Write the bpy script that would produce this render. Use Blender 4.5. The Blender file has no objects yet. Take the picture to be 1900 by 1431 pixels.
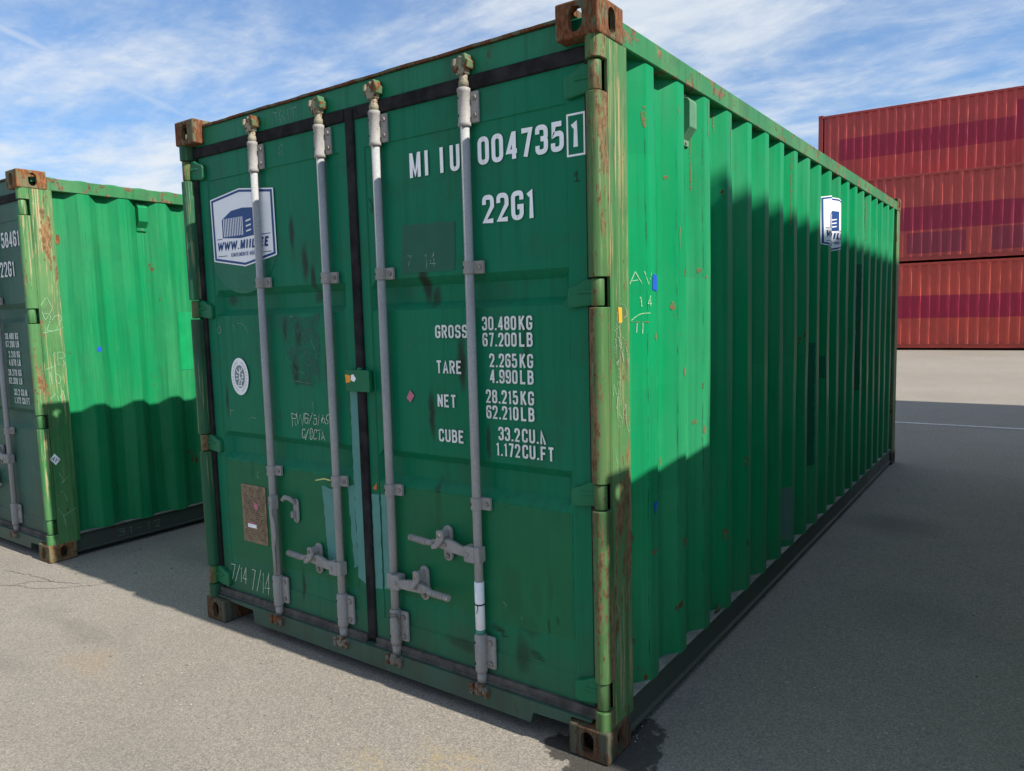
import bpy, bmesh, math, random
from mathutils import Vector, Matrix, noise as mnoise

random.seed(7)
SC = bpy.context.scene
COL = SC.collection
R = math.radians

# ------------------------------------------------------------------ camera
cam_d = bpy.data.cameras.new('camera')
cam = bpy.data.objects.new('camera', cam_d)
COL.objects.link(cam)
CR = Vector((0.8130767, 0.5815643, -0.0262533))
CU = Vector((-0.0348683, 0.0936654, 0.9949930))
CF = Vector((-0.5811114, 0.8080902, -0.0964353))
cm = Matrix((CR, CU, -CF)).transposed().to_4x4()
cm.translation = Vector((1.18762, -2.16975, 1.58894))
cam.matrix_world = cm
cam_d.sensor_width = 36.0
cam_d.lens = 36.0 * 1378.94 / 1900.0
cam_d.clip_start = 0.05
cam_d.clip_end = 6000.0
SC.camera = cam

# ------------------------------------------------------------------ sun, sky
SUN_EL, SUN_AZ = R(41.0), R(1.0)      # azimuth measured from +X towards +Y
sun_dir = Vector((math.cos(SUN_EL) * math.cos(SUN_AZ), math.cos(SUN_EL) * math.sin(SUN_AZ), math.sin(SUN_EL)))
sl = bpy.data.lights.new('sun', 'SUN')
sl.energy = 5.0
sl.angle = R(0.53)
sl.color = (1.0, 0.92, 0.80)
so = bpy.data.objects.new('sun', sl)
COL.objects.link(so)
so.rotation_euler = sun_dir.to_track_quat('Z', 'Y').to_euler()
so.location = (20, 0, 20)

world = bpy.data.worlds.new('World')
SC.world = world
world.use_nodes = True
wt = world.node_tree
wt.nodes.clear()


class NB:
    """small helper round a node tree"""
    def __init__(self, tree):
        self.t = tree

    def n(self, kind, ins=None, **props):
        nd = self.t.nodes.new(kind)
        for k, v in props.items():
            setattr(nd, k, v)
        for k, v in (ins or {}).items():
            self.put(nd.inputs[k], v)
        return nd

    def put(self, sock, v):
        if isinstance(v, bpy.types.NodeSocket):
            self.t.links.new(v, sock)
        elif isinstance(v, bpy.types.Node):
            self.t.links.new(v.outputs[0], sock)
        else:
            if sock.type == 'RGBA' and not isinstance(v, (int, float)) and len(v) == 3:
                v = (*v, 1.0)
            sock.default_value = v

    def m(self, op, a, b=0.0, clamp=False):
        nd = self.n('ShaderNodeMath', {0: a, 1: b}, operation=op)
        nd.use_clamp = clamp
        return nd.outputs[0]

    def v(self, op, a, b=(0, 0, 0)):
        nd = self.n('ShaderNodeVectorMath', {0: a, 1: b}, operation=op)
        return nd.outputs[1] if op in ('LENGTH', 'DISTANCE', 'DOT_PRODUCT') else nd.outputs[0]

    def mix(self, f, a, b, mode='MIX'):
        nd = self.n('ShaderNodeMix', data_type='RGBA', blend_type=mode)
        self.put(nd.inputs[0], f)
        self.put(nd.inputs[6], a)
        self.put(nd.inputs[7], b)
        return nd.outputs[2]

    def noise(self, vec, scale, detail=4.0, rough=0.55, dist=0.0):
        nd = self.n('ShaderNodeTexNoise', {'Vector': vec, 'Scale': scale, 'Detail': detail, 'Roughness': rough, 'Distortion': dist})
        return nd.outputs[0]

    def ss(self, x, lo, hi, a=0.0, b=1.0):
        nd = self.n('ShaderNodeMapRange', {0: x, 1: lo, 2: hi, 3: a, 4: b}, interpolation_type='SMOOTHSTEP')
        return nd.outputs[0]

    def sv(self, vec, s):
        return self.v('MULTIPLY', vec, s)

    def sep(self, vec):
        return self.n('ShaderNodeSeparateXYZ', {0: vec}).outputs


w = NB(wt)
sky = w.n('ShaderNodeTexSky', sky_type='NISHITA', sun_disc=False, sun_elevation=SUN_EL, sun_rotation=R(90) - SUN_AZ)
sky.air_density = 1.0
sky.dust_density = 0.6
sky.ozone_density = 1.6
dirn = w.n('ShaderNodeTexCoord').outputs['Generated']
sx = w.sep(dirn)
zc = w.m('MAXIMUM', w.m('ADD', sx[2], 0.10), 0.03)
pl = w.n('ShaderNodeCombineXYZ', {0: w.m('DIVIDE', sx[0], zc), 1: w.m('DIVIDE', sx[1], zc), 2: 0.0}).outputs[0]
rotp = w.n('ShaderNodeMapping', {'Vector': pl, 'Location': (3.1, 5.2, 0), 'Rotation': (0, 0, R(28)), 'Scale': (0.75, 1.25, 1.0)}).outputs[0]
c1 = w.noise(rotp, 0.62, 9.0, 0.55, 0.3)
c2 = w.noise(rotp, 2.6, 8.0, 0.62, 0.3)
c3 = w.noise(pl, 9.0, 6.0, 0.7, 0.4)
cs = w.m('ADD', w.m('ADD', w.m('MULTIPLY', c1, 0.66), w.m('MULTIPLY', c2, 0.24)), w.m('MULTIPLY', c3, 0.10))
cm_ = w.ss(cs, 0.392, 0.585, 0.15, 0.93)
# an old, spreading vapour trail low in the west
d1 = Vector((-0.8863, 0.3464, 0.3075))
d2 = Vector((-0.8473, 0.4624, 0.2611))
tn = d1.cross(d2).normalized()
dist = w.m('ABSOLUTE', w.v('DOT_PRODUCT', dirn, tuple(tn)))
wob = w.m('ADD', dist, w.m('MULTIPLY', w.m('SUBTRACT', w.noise(dirn, 30.0, 5.0), 0.5), 0.012))
tr = w.m('MULTIPLY', w.ss(wob, 0.010, 0.0), w.ss(w.v('DOT_PRODUCT', dirn, tuple(d1)), 0.955, 0.995))
cm_ = w.m('MAXIMUM', cm_, w.m('MULTIPLY', tr, 0.55))
cloudcol = w.mix(w.ss(c2, 0.3, 0.7), (7.4, 8.5, 9.7, 1), (9.6, 10.1, 10.6, 1))
skyb = w.mix(1.0, sky.outputs[0], (0.76, 1.36, 1.90, 1), 'MULTIPLY')
skymix = w.mix(cm_, skyb, cloudcol)
bg = w.n('ShaderNodeBackground', {'Color': skymix, 'Strength': 0.052})
wo = w.n('ShaderNodeOutputWorld', {'Surface': bg.outputs[0]})

SC.view_settings.view_transform = 'Standard'
SC.view_settings.look = 'None'
SC.view_settings.exposure = 0.75
SC.view_settings.gamma = 1.0
SC.view_settings.use_curve_mapping = False
SC.cycles.max_bounces = 6


# ------------------------------------------------------------------ materials
def new_mat(name):
    m = bpy.data.materials.new(name)
    m.use_nodes = True
    m.node_tree.nodes.clear()
    return m, NB(m.node_tree)


def finish_mat(b, col, rough=0.5, metal=0.0, bump=None, bstr=0.2, bdist=0.004, spec=0.5, alpha=None):
    p = b.n('ShaderNodeBsdfPrincipled')
    b.put(p.inputs['Base Color'], col)
    b.put(p.inputs['Roughness'], rough)
    b.put(p.inputs['Metallic'], metal)
    b.put(p.inputs['Specular IOR Level'], spec)
    if alpha is not None:
        b.put(p.inputs['Alpha'], alpha)
    if bump is not None:
        bp = b.n('ShaderNodeBump', {'Height': bump, 'Strength': bstr, 'Distance': bdist})
        b.put(p.inputs['Normal'], bp.outputs[0])
    b.n('ShaderNodeOutputMaterial', {'Surface': p.outputs[0]})


def coords(b):
    """object coordinates shifted per object, so that copies do not repeat"""
    co = b.n('ShaderNodeTexCoord').outputs['Object']
    loc = b.n('ShaderNodeObjectInfo').outputs['Location']
    return co, b.v('ADD', co, b.sv(loc, (0.713, 0.377, 0.531)))


def blot_mask(b, co, blots, distort=0.03):
    """soft vertical smears, each (x, z, rx, rz, strength) in container space"""
    nz = b.sv(b.v('SUBTRACT', b.n('ShaderNodeTexNoise', {'Vector': co, 'Scale': 14.0, 'Detail': 5.0}).outputs['Color'], (0.5, 0.5, 0.5)), (distort, 0, distort * 2))
    cc = b.v('ADD', co, nz)
    acc = None
    for (x, z, rx, rz, s) in blots:
        rx, rz, s = rx * 1.3, rz * 1.15, min(0.92, s * 1.1)
        d = b.v('LENGTH', b.sv(b.v('SUBTRACT', cc, (x, 0, z)), (1 / rx, 0, 1 / rz)))
        k = b.ss(d, 1.0, 0.25, 0.0, s)
        acc = k if acc is None else b.m('MAXIMUM', acc, k)
    return acc


def paint_mat(name, base, fade=None, rust=0.0, streak=0.3, dirt=0.25, rough=0.5, blots=None, rust_scale=6.0, scratch=0.0,
              rust_col=(0.20, 0.075, 0.03), pale=None, lowdirt=0.0, blocks=0.0, rstretch=0.25, spec=0.22):
    m, b = new_mat(name)
    co, cv = coords(b)
    fade = fade or tuple(min(1, c * 1.25 + 0.012) for c in base)
    dark = tuple(c * 0.55 for c in base)
    big = b.noise(b.sv(cv, (1.0, 1.0, 0.5)), 1.7, 5.0, 0.6)
    col = b.mix(b.ss(big, 0.40, 0.68), base, fade)
    fine = b.noise(cv, 75.0, 4.0, 0.65)
    st = b.noise(b.sv(cv, (30.0, 30.0, 0.9)), 1.0, 5.0, 0.62, 0.2)
    col = b.mix(b.m('MULTIPLY', b.ss(st, 0.48, 0.66), streak), col, dark)
    st2 = b.noise(b.sv(cv, (55.0, 55.0, 1.3)), 1.0, 4.0, 0.6, 0.1)
    col = b.mix(b.m('MULTIPLY', b.ss(st2, 0.52, 0.68), streak * 0.8), col, fade)
    if blocks:
        wn = b.n('ShaderNodeTexBrick', {'Vector': b.n('ShaderNodeCombineXYZ', {0: b.sep(cv)[1], 1: b.sep(cv)[2], 2: 0.0}).outputs[0],
                                        'Color1': (0, 0, 0, 1), 'Color2': (1, 1, 1, 1), 'Mortar': (0.5, 0.5, 0.5, 1),
                                        'Scale': 1.0, 'Mortar Size': 0.0, 'Brick Width': 0.278, 'Row Height': 0.43}).outputs[0]
        col = b.mix(b.m('MULTIPLY', wn, blocks), col, dark)
    dm = b.noise(cv, 4.0, 7.0, 0.65)
    col = b.mix(b.m('MULTIPLY', b.ss(dm, 0.48, 0.68), dirt), col, (0.035, 0.038, 0.03))
    if lowdirt:
        lz = b.m('ADD', b.sep(co)[2], b.m('MULTIPLY', b.m('SUBTRACT', b.noise(b.sv(cv, (9, 9, 2)), 1.0, 6.0, 0.7), 0.5), 0.5))
        col = b.mix(b.m('MULTIPLY', b.ss(lz, 0.55, 0.05), lowdirt), col, (0.055, 0.055, 0.045))
    if blots:
        bm_ = blot_mask(b, co, blots)
        col = b.mix(bm_, col, (0.018, 0.024, 0.017))
    bumph = b.m('MULTIPLY', fine, 0.25)
    rg = b.m('ADD', rough, b.m('MULTIPLY', b.m('SUBTRACT', big, 0.5), 0.5))
    if scratch:
        sc = b.noise(b.sv(cv, (90.0, 90.0, 2.4)), 1.0, 5.0, 0.7, 0.6)
        gate = b.ss(b.noise(b.sv(cv, (7.0, 7.0, 1.6)), 1.0, 4.0), 0.42, 0.56)
        sm = b.m('MULTIPLY', b.m('MULTIPLY', b.ss(sc, 0.53, 0.60), gate), scratch)
        col = b.mix(sm, col, pale or (0.45, 0.52, 0.25))
    if rust > 0:
        rn = b.noise(b.sv(cv, (1.0, 1.0, rstretch)), rust_scale, 8.0, 0.68, 0.3)
        rn2 = b.noise(b.sv(cv, (1.0, 1.0, 0.4)), rust_scale * 5.0, 6.0, 0.7)
        rr = b.m('ADD', b.m('MULTIPLY', rn, 0.72), b.m('MULTIPLY', rn2, 0.28))
        th = 0.665 - 0.20 * rust
        rm = b.ss(rr, th, th + 0.035)
        rc = b.mix(b.ss(rn2, 0.35, 0.65), rust_col, tuple(c * 0.38 for c in rust_col))
        col = b.mix(rm, col, rc)
        rg = b.m('ADD', rg, b.m('MULTIPLY', rm, 0.4))
        bumph = b.m('ADD', bumph, b.m('MULTIPLY', b.m('MULTIPLY', rm, rn2), 0.9))
    finish_mat(b, col, rg, 0.0, bumph, 0.35, 0.004, spec)
    return m


def plain_mat(name, col, rough=0.6, var=0.25, scale=20.0, metal=0.0, bump=0.15, spec=0.4):
    m, b = new_mat(name)
    co, cv = coords(b)
    n1 = b.noise(cv, scale, 6.0, 0.65)
    c = b.mix(b.ss(n1, 0.3, 0.72), tuple(x * (1 - var) for x in col), tuple(min(1, x * (1 + var)) for x in col))
    finish_mat(b, c, rough, metal, n1, bump, 0.003, spec)
    return m


def galv_mat(name, tint=(0.335, 0.345, 0.355), rusty=0.25):
    m, b = new_mat(name)
    co, cv = coords(b)
    vo = b.n('ShaderNodeTexVoronoi', {'Vector': cv, 'Scale': 190.0}).outputs['Color']
    g = b.sep(vo)[0]
    n1 = b.noise(b.sv(cv, (1, 1, 0.25)), 14.0, 6.0, 0.65)
    n2 = b.noise(cv, 60.0, 5.0, 0.7)
    c = b.mix(b.m('MULTIPLY', g, 0.45), tint, tuple(x * 0.6 for x in tint))
    c = b.mix(b.ss(n1, 0.45, 0.72, 0.0, 0.5), c, tuple(x * 0.55 for x in tint))
    c = b.mix(b.ss(n2, 0.62, 0.72, 0.0, rusty), c, (0.16, 0.085, 0.05))
    finish_mat(b, c, b.ss(n1, 0.2, 0.8, 0.55, 0.8), 0.0, n2, 0.3, 0.002, 0.22)
    return m


def rag_mat(name, col, thr=0.35, scale=40.0, rough=0.85, stretch=(1, 1, 1), soft=0.10, maxa=1.0):
    """thin paint or chalk on a surface, broken up where it has worn through"""
    m, b = new_mat(name)
    co, cv = coords(b)
    n1 = b.noise(b.sv(cv, stretch), scale, 5.0, 0.65)
    n2 = b.noise(cv, 9.0, 4.0)
    a = b.ss(b.m('ADD', b.m('MULTIPLY', n1, 0.75), b.m('MULTIPLY', n2, 0.25)), thr, thr + soft, 0.0, maxa)
    c = b.mix(b.ss(n2, 0.3, 0.7), tuple(x * 0.85 for x in col), col)
    finish_mat(b, c, rough, alpha=a)
    return m


GREEN = (0.0030, 0.218, 0.080)
GREEN_F = (0.024, 0.228, 0.100)
DOORG = (0.0026, 0.150, 0.074)
BLOTS = [(-1.644, 1.977, 0.020, 0.10, .8), (-1.56, 1.84, 0.026, 0.10, .75), (-1.51, 1.77, 0.02, 0.07, .8), (-1.078, 2.05, 0.026, 0.15, .8),
         (-0.845, 1.72, 0.03, 0.10, .85), (-0.80, 1.66, 0.03, 0.05, .7), (-0.824, 1.189, 0.018, 0.12, .8), (-0.808, 0.80, 0.020, 0.15, .85),
         (-1.728, 1.546, 0.014, 0.06, .85), (-1.636, 1.52, 0.02, 0.07, .85), (-1.67, 1.344, 0.024, 0.08, .85), (-1.441, 1.373, 0.016, 0.12, .8),
         (-0.659, 1.40, 0.024, 0.14, .8), (-0.537, 1.10, 0.014, 0.10, .7), (-0.352, 1.48, 0.016, 0.13, .45), (-2.231, 1.19, 0.014, 0.10, .7),
         (-1.692, 0.31, 0.016, 0.09, .7), (-2.05, 0.83, 0.016, 0.06, .7), (-0.45, 0.52, 0.05, 0.13, .5), (-0.33, 0.52, 0.025, 0.10, .45), (-0.37, 0.40, 0.05, 0.05, .45),
         (-0.40, 0.28, 0.04, 0.09, .55), (-0.27, 0.56, 0.012, 0.10, .4), (-0.52, 0.36, 0.04, 0.02, .5), (-2.17, 1.69, 0.05, 0.03, .6), (-1.50, 1.69, 0.04, 0.03, .6), (-0.70, 0.25, 0.10, 0.03, .45)]
M = {}
M['door'] = paint_mat('door_paint', DOORG, (0.008, 0.163, 0.088), rust=0.16, streak=0.32, dirt=0.22, rough=0.40, blots=BLOTS, lowdirt=0.5, rust_scale=9.0, spec=0.14)
M['door2'] = paint_mat('door_paint_dull', (0.030, 0.105, 0.075), (0.045, 0.120, 0.090), rust=0.12, streak=0.3, dirt=0.35, rough=0.5, lowdirt=0.5)
M['header'] = paint_mat('header_paint', (0.004, 0.155, 0.074), (0.012, 0.170, 0.088), rust=0.22, streak=0.5, dirt=0.3, rough=0.42)
M['sill'] = paint_mat('sill_paint', (0.018, 0.115, 0.075), (0.035, 0.125, 0.09), rust=0.32, streak=0.5, dirt=0.55, rough=0.55, lowdirt=0.55)
M['wall'] = paint_mat('wall_paint', GREEN, GREEN_F, rust=0.20, streak=0.28, dirt=0.10, rough=0.38, rust_scale=5.0, rstretch=0.8, blocks=0.24, lowdirt=0.22, spec=0.10)
M['wall2'] = paint_mat('wall_paint_second', (0.006, 0.190, 0.068), (0.026, 0.205, 0.084), rust=0.28, streak=0.4, dirt=0.12, rough=0.42, rust_scale=4.0, rstretch=0.5,
                       scratch=0.16, pale=(0.07, 0.24, 0.09), spec=0.1)
M['rail'] = paint_mat('rail_paint', (0.026, 0.160, 0.058), (0.070, 0.190, 0.080), rust=0.66, streak=0.4, dirt=0.3, rough=0.5, rust_scale=7.0, rstretch=1.6, rust_col=(0.20, 0.13, 0.075))
M['lowrail'] = paint_mat('bottom_rail_paint', (0.014, 0.075, 0.048), (0.02, 0.085, 0.055), rust=0.3, streak=0.3, dirt=0.75, rough=0.6, lowdirt=0.9)
M['post'] = paint_mat('post_paint', (0.048, 0.150, 0.052), (0.120, 0.185, 0.080), rust=0.52, streak=0.6, dirt=0.25, rough=0.5, rust_scale=9.0, rstretch=0.10,
                      scratch=0.8, pale=(0.34, 0.235, 0.125), rust_col=(0.23, 0.135, 0.068))
M['post2'] = paint_mat('post_paint_worn', (0.035, 0.170, 0.055), (0.090, 0.195, 0.075), rust=0.58, streak=0.7, dirt=0.25, rough=0.5, rust_scale=10.0, rstretch=0.14,
                       scratch=0.8, pale=(0.40, 0.29, 0.17), rust_col=(0.28, 0.165, 0.08))
M['column'] = paint_mat('hinge_column_paint', (0.050, 0.13, 0.042), (0.10, 0.15, 0.06), rust=0.82, streak=0.7, dirt=0.3, rough=0.55, rust_scale=15.0, rstretch=0.10,
                        scratch=0.4, pale=(0.20, 0.27, 0.12), rust_col=(0.21, 0.13, 0.07))
M['column_far'] = paint_mat('hinge_column_dark_green', (0.012, 0.085, 0.045), (0.03, 0.12, 0.05), rust=0.45, streak=0.6, dirt=0.5, rough=0.55, rust_scale=8.0, rstretch=0.08,
                            scratch=0.7, pale=(0.30, 0.27, 0.14), rust_col=(0.13, 0.085, 0.045))
M['vent'] = paint_mat('vent_paint', (0.075, 0.215, 0.12), (0.12, 0.24, 0.15), rust=0.2, streak=0.3, dirt=0.2)
M['casting'] = paint_mat('casting_rust', (0.10, 0.10, 0.055), (0.13, 0.12, 0.07), rust=1.0, streak=0.6, dirt=0.4, rough=0.7, rust_scale=16.0, rstretch=0.3,
                         rust_col=(0.19, 0.075, 0.035))
M['casting_low'] = paint_mat('casting_dirty', (0.055, 0.06, 0.04), (0.10, 0.095, 0.07), rust=0.92, streak=0.7, dirt=0.6, rough=0.75, rust_scale=12.0, rstretch=0.15,
                             rust_col=(0.13, 0.068, 0.035))
M['hinge'] = paint_mat('hinge_paint', (0.006, 0.135, 0.060), (0.02, 0.16, 0.075), rust=0.22, streak=0.2, dirt=0.3, rough=0.45, rust_scale=14.0)
M['keeper'] = paint_mat('keeper_paint', (0.05, 0.14, 0.065), (0.13, 0.17, 0.09), rust=0.85, streak=0.2, dirt=0.4, rough=0.6, rust_scale=26.0, rstretch=1.0)
M['gasket'] = plain_mat('rubber_gasket', (0.016, 0.016, 0.018), 0.8, 0.6, 12.0, spec=0.15)
M['gasket_low'] = plain_mat('dusty_rubber', (0.060, 0.056, 0.052), 0.8, 0.5, 14.0)
M['galv'] = galv_mat('galvanised_steel')
M['galv_old'] = galv_mat('galvanised_fitting', (0.30, 0.292, 0.285), 0.6)
M['cam'] = paint_mat('cam_fitting', (0.24, 0.22, 0.16), (0.30, 0.28, 0.21), rust=0.75, streak=0.2, dirt=0.5, rough=0.65, rust_scale=28.0, rstretch=1.0)
M['cam_low'] = paint_mat('cam_fitting_dirty', (0.12, 0.115, 0.10), (0.17, 0.16, 0.14), rust=0.85, streak=0.2, dirt=0.6, rough=0.7, rust_scale=28.0, rstretch=1.0)
M['bolt'] = plain_mat('bolt_steel', (0.20, 0.18, 0.16), 0.6, 0.4, 60.0)
M['dark'] = plain_mat('dark_inside', (0.012, 0.012, 0.012), 0.9)
M['white'] = plain_mat('white_lettering', (0.84, 0.86, 0.90), 0.55, 0.06, 30.0, bump=0.02)
M['white_worn'] = plain_mat('worn_lettering', (0.66, 0.69, 0.69), 0.6, 0.15, 30.0, bump=0.02)
M['vinyl'] = plain_mat('white_vinyl', (0.80, 0.81, 0.85), 0.4, 0.04, 8.0, bump=0.01)
M['blue'] = plain_mat('blue_print', (0.008, 0.05, 0.20), 0.45, 0.08, 20.0, bump=0.01)
M['grey_print'] = plain_mat('grey_print', (0.17, 0.23, 0.24), 0.5, 0.2, 80.0, bump=0.01)
M['chalk'] = rag_mat('chalk', (0.62, 0.66, 0.55), 0.37, 120.0)
M['chalk_faint'] = rag_mat('chalk_faint', (0.36, 0.43, 0.36), 0.44, 140.0, maxa=0.7)
M['chalk_green'] = rag_mat('chalk_on_green', (0.30, 0.50, 0.32), 0.40, 120.0, maxa=0.85)
M['marker'] = rag_mat('black_marker', (0.01, 0.01, 0.01), 0.35, 80.0)
M['teal'] = rag_mat('teal_touch_up', (0.075, 0.245, 0.225), 0.30, 26.0, 0.6, (1, 1, 0.25), soft=0.05)
M['touch'] = rag_mat('green_touch_up', (0.004, 0.115, 0.066), 0.22, 20.0, 0.5, soft=0.05, maxa=0.75)
M['touch_w'] = rag_mat('worn_touch_up', (0.012, 0.115, 0.075), 0.40, 16.0, 0.5, soft=0.2, maxa=0.6)
M['touch_n'] = rag_mat('newer_green', (0.002, 0.185, 0.068), 0.15, 8.0, 0.45, soft=0.1, maxa=0.5)
M['dullband'] = rag_mat('sun_bleached_paint', (0.065, 0.23, 0.105), 0.36, 5.0, 0.6, (1, 1, 0.3), soft=0.25, maxa=0.55)
M['rustspot'] = rag_mat('rust_spot', (0.20, 0.10, 0.045), 0.38, 60.0, 0.9, soft=0.2, maxa=0.7)
M['seam'] = rag_mat('dirty_seam', (0.004, 0.05, 0.028), 0.44, 22.0, 0.8, (1, 1, 0.4), soft=0.2, maxa=0.6)
M['touch_c'] = rag_mat('green_touch_up_clean', (0.003, 0.178, 0.088), 0.22, 10.0, 0.4, soft=0.05, maxa=0.7)
M['touch_b'] = rag_mat('bright_touch_up', (0.004, 0.29, 0.10), 0.10, 10.0, 0.4, soft=0.05, maxa=0.85)
M['touch_g'] = rag_mat('dull_touch_up', (0.07, 0.16, 0.13), 0.22, 24.0, 0.6, (1, 1, 0.4), soft=0.05)
M['pink'] = plain_mat('pink_sticker', (0.50, 0.14, 0.22), 0.5, 0.08)
M['orange'] = plain_mat('orange_sticker', (0.75, 0.30, 0.02), 0.5, 0.08)
M['redorange'] = plain_mat('red_orange_sticker', (0.50, 0.12, 0.03), 0.5, 0.08)
M['bluest'] = plain_mat('blue_sticker', (0.01, 0.07, 0.42), 0.5, 0.08)
M['plate'] = plain_mat('brown_plate', (0.21, 0.15, 0.095), 0.5, 0.35, 40.0, 0.15)
M['plate_ink'] = rag_mat('plate_engraving', (0.06, 0.045, 0.035), 0.38, 90.0)
M['tape'] = plain_mat('white_tape', (0.72, 0.73, 0.78), 0.5, 0.05, 30.0)
M['tape_green'] = plain_mat('green_tape', (0.05, 0.22, 0.16), 0.6, 0.1)
M['black'] = plain_mat('black_plastic_and_hole_shade', (0.01, 0.01, 0.011), 0.4, 0.1)
M['tie'] = plain_mat('yellow_tie', (0.60, 0.62, 0.22), 0.5, 0.05)
M['wire'] = plain_mat('rusty_wire', (0.10, 0.085, 0.07), 0.7, 0.4)
M['dustledge'] = plain_mat('dusty_ledge', (0.235, 0.225, 0.20), 0.9, 0.35, 9.0)
M['roofp'] = paint_mat('roof_paint', (0.02, 0.15, 0.06), rust=0.35, streak=0.1, dirt=0.4, rough=0.5)
M['floor_under'] = plain_mat('underside', (0.02, 0.02, 0.018), 0.9)


def red_mat(name, base, panel, specs, grime=0.5):
    """weathered red container side; specs are over-painted rectangles (x0,x1,z0,z1,which)"""
    m, b = new_mat(name)
    co, cv = coords(b)
    s = b.sep(co)
    big = b.noise(b.sv(cv, (0.6, 0.6, 0.6)), 1.2, 6.0, 0.6)
    col = b.mix(b.ss(big, 0.35, 0.7), base, tuple(c * 0.8 + 0.008 for c in base))
    wob = b.m('MULTIPLY', b.m('SUBTRACT', b.noise(cv, 2.5, 3.0), 0.5), 0.05)
    sy = b.m('ADD', s[1], wob)
    sz = b.m('ADD', s[2], wob)
    for (y0, y1, z0, z1, c) in specs:
        e = 0.012
        k = b.m('MULTIPLY', b.m('MULTIPLY', b.ss(sy, y0, y0 + e), b.ss(sy, y1, y1 - e)), b.m('MULTIPLY', b.ss(sz, z0, z0 + e), b.ss(sz, z1, z1 - e)))
        col = b.mix(k, col, c)
    st = b.noise(b.sv(cv, (18.0, 18.0, 0.5)), 1.0, 5.0, 0.6)
    col = b.mix(b.ss(st, 0.5, 0.75, 0.0, 0.35), col, tuple(c * 0.5 for c in base))
    rn = b.noise(b.sv(cv, (1, 1, 0.35)), 3.5, 9.0, 0.72)
    low = b.ss(s[2], 1.3, 0.1, 0.0, 0.085)
    col = b.mix(b.ss(b.m('ADD', rn, low), 0.68, 0.74, 0.0, grime), col, (0.10, 0.075, 0.05))
    rn3 = b.noise(b.sv(cv, (1, 1, 0.5)), 8.0, 8.0, 0.75)
    col = b.mix(b.ss(b.m('ADD', rn3, low), 0.71, 0.76, 0.0, grime), col, (0.03, 0.025, 0.02))
    finish_mat(b, col, 0.5, 0.0, big, 0.1, 0.004, 0.4)
    return m


RED = (0.30, 0.045, 0.040)
PAN = (0.34, 0.012, 0.045)


# ------------------------------------------------------------------ mesh helpers
def link(o, parent=None):
    COL.objects.link(o)
    if parent is not None:
        o.parent = parent
    return o


def put(bm, name, mat, parent=None, smooth=False, tri=False):
    bmesh.ops.recalc_face_normals(bm, faces=bm.faces[:])
    me = bpy.data.meshes.new(name)
    bm.to_mesh(me)
    bm.free()
    if smooth:
        for p in me.polygons:
            p.use_smooth = True
    mats = mat if isinstance(mat, (list, tuple)) else [mat]
    for k in mats:
        me.materials.append(k)
    return link(bpy.data.objects.new(name, me), parent)


def inst(src, name, parent, loc=(0, 0, 0)):
    o = bpy.data.objects.new(name, src.data)
    o.location = loc
    return link(o, parent)


def thing(name, label, cat, loc=(0, 0, 0), rz=0.0, group=None):
    o = bpy.data.objects.new(name, None)
    o.empty_display_size = 0.3
    COL.objects.link(o)
    o.location = loc
    o.rotation_euler = (0, 0, rz)
    o['label'] = label
    o['category'] = cat
    if group:
        o['group'] = group
    return o


def box(bm, x0, x1, y0, y1, z0, z1, bev=0.0, seg=1, mi=0):
    t = bmesh.new()
    vs = [t.verts.new((x, y, z)) for z in (z0, z1) for y in (y0, y1) for x in (x0, x1)]
    for f in ((0, 2, 3, 1), (4, 5, 7, 6), (0, 1, 5, 4), (2, 6, 7, 3), (0, 4, 6, 2), (1, 3, 7, 5)):
        t.faces.new([vs[i] for i in f])
    if bev:
        bmesh.ops.bevel(t, geom=t.edges[:], offset=bev, segments=seg, affect='EDGES', profile=0.5)
    merge(bm, t, mi)


def merge(bm, t, mi=0):
    mp = {}
    for v in t.verts:
        mp[v] = bm.verts.new(v.co)
    for f in t.faces:
        nf = bm.faces.new([mp[v] for v in f.verts])
        nf.material_index = mi
        nf.smooth = f.smooth
    t.free()


def prism(bm, pts, axis, a, b_, bev=0.0, seg=1, mi=0):
    t = bmesh.new()

    def P(p, h):
        return {'z': (p[0], p[1], h), 'y': (p[0], h, p[1]), 'x': (h, p[0], p[1])}[axis]
    lo = [t.verts.new(P(p, a)) for p in pts]
    hi = [t.verts.new(P(p, b_)) for p in pts]
    t.faces.new(lo)
    t.faces.new(hi[::-1])
    n = len(pts)
    for i in range(n):
        t.faces.new([lo[i], hi[i], hi[(i + 1) % n], lo[(i + 1) % n]])
    bmesh.ops.recalc_face_normals(t, faces=t.faces[:])
    if bev:
        bmesh.ops.bevel(t, geom=t.edges[:], offset=bev, segments=seg, affect='EDGES', profile=0.5, clamp_overlap=True)
    merge(bm, t, mi)


def rings(bm, secs, mi=0, cap=True, smooth=True):
    """loft a list of equally long vertex rings"""
    rs = [[bm.verts.new(p) for p in s] for s in secs]
    n = len(rs[0])
    for a, c in zip(rs, rs[1:]):
        for i in range(n):
            f = bm.faces.new([a[i], a[(i + 1) % n], c[(i + 1) % n], c[i]])
            f.material_index = mi
            f.smooth = smooth
    if cap:
        for r_ in (rs[0], rs[-1]):
            f = bm.faces.new(r_)
            f.material_index = mi


def lathe_z(bm, cx, cy, prof, seg=18, mi=0):
    """profile list of (z, r) turned about a vertical line"""
    secs = [[(cx + r * math.cos(2 * math.pi * i / seg), cy + r * math.sin(2 * math.pi * i / seg), z) for i in range(seg)] for z, r in prof]
    rings(bm, secs, mi)


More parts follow.
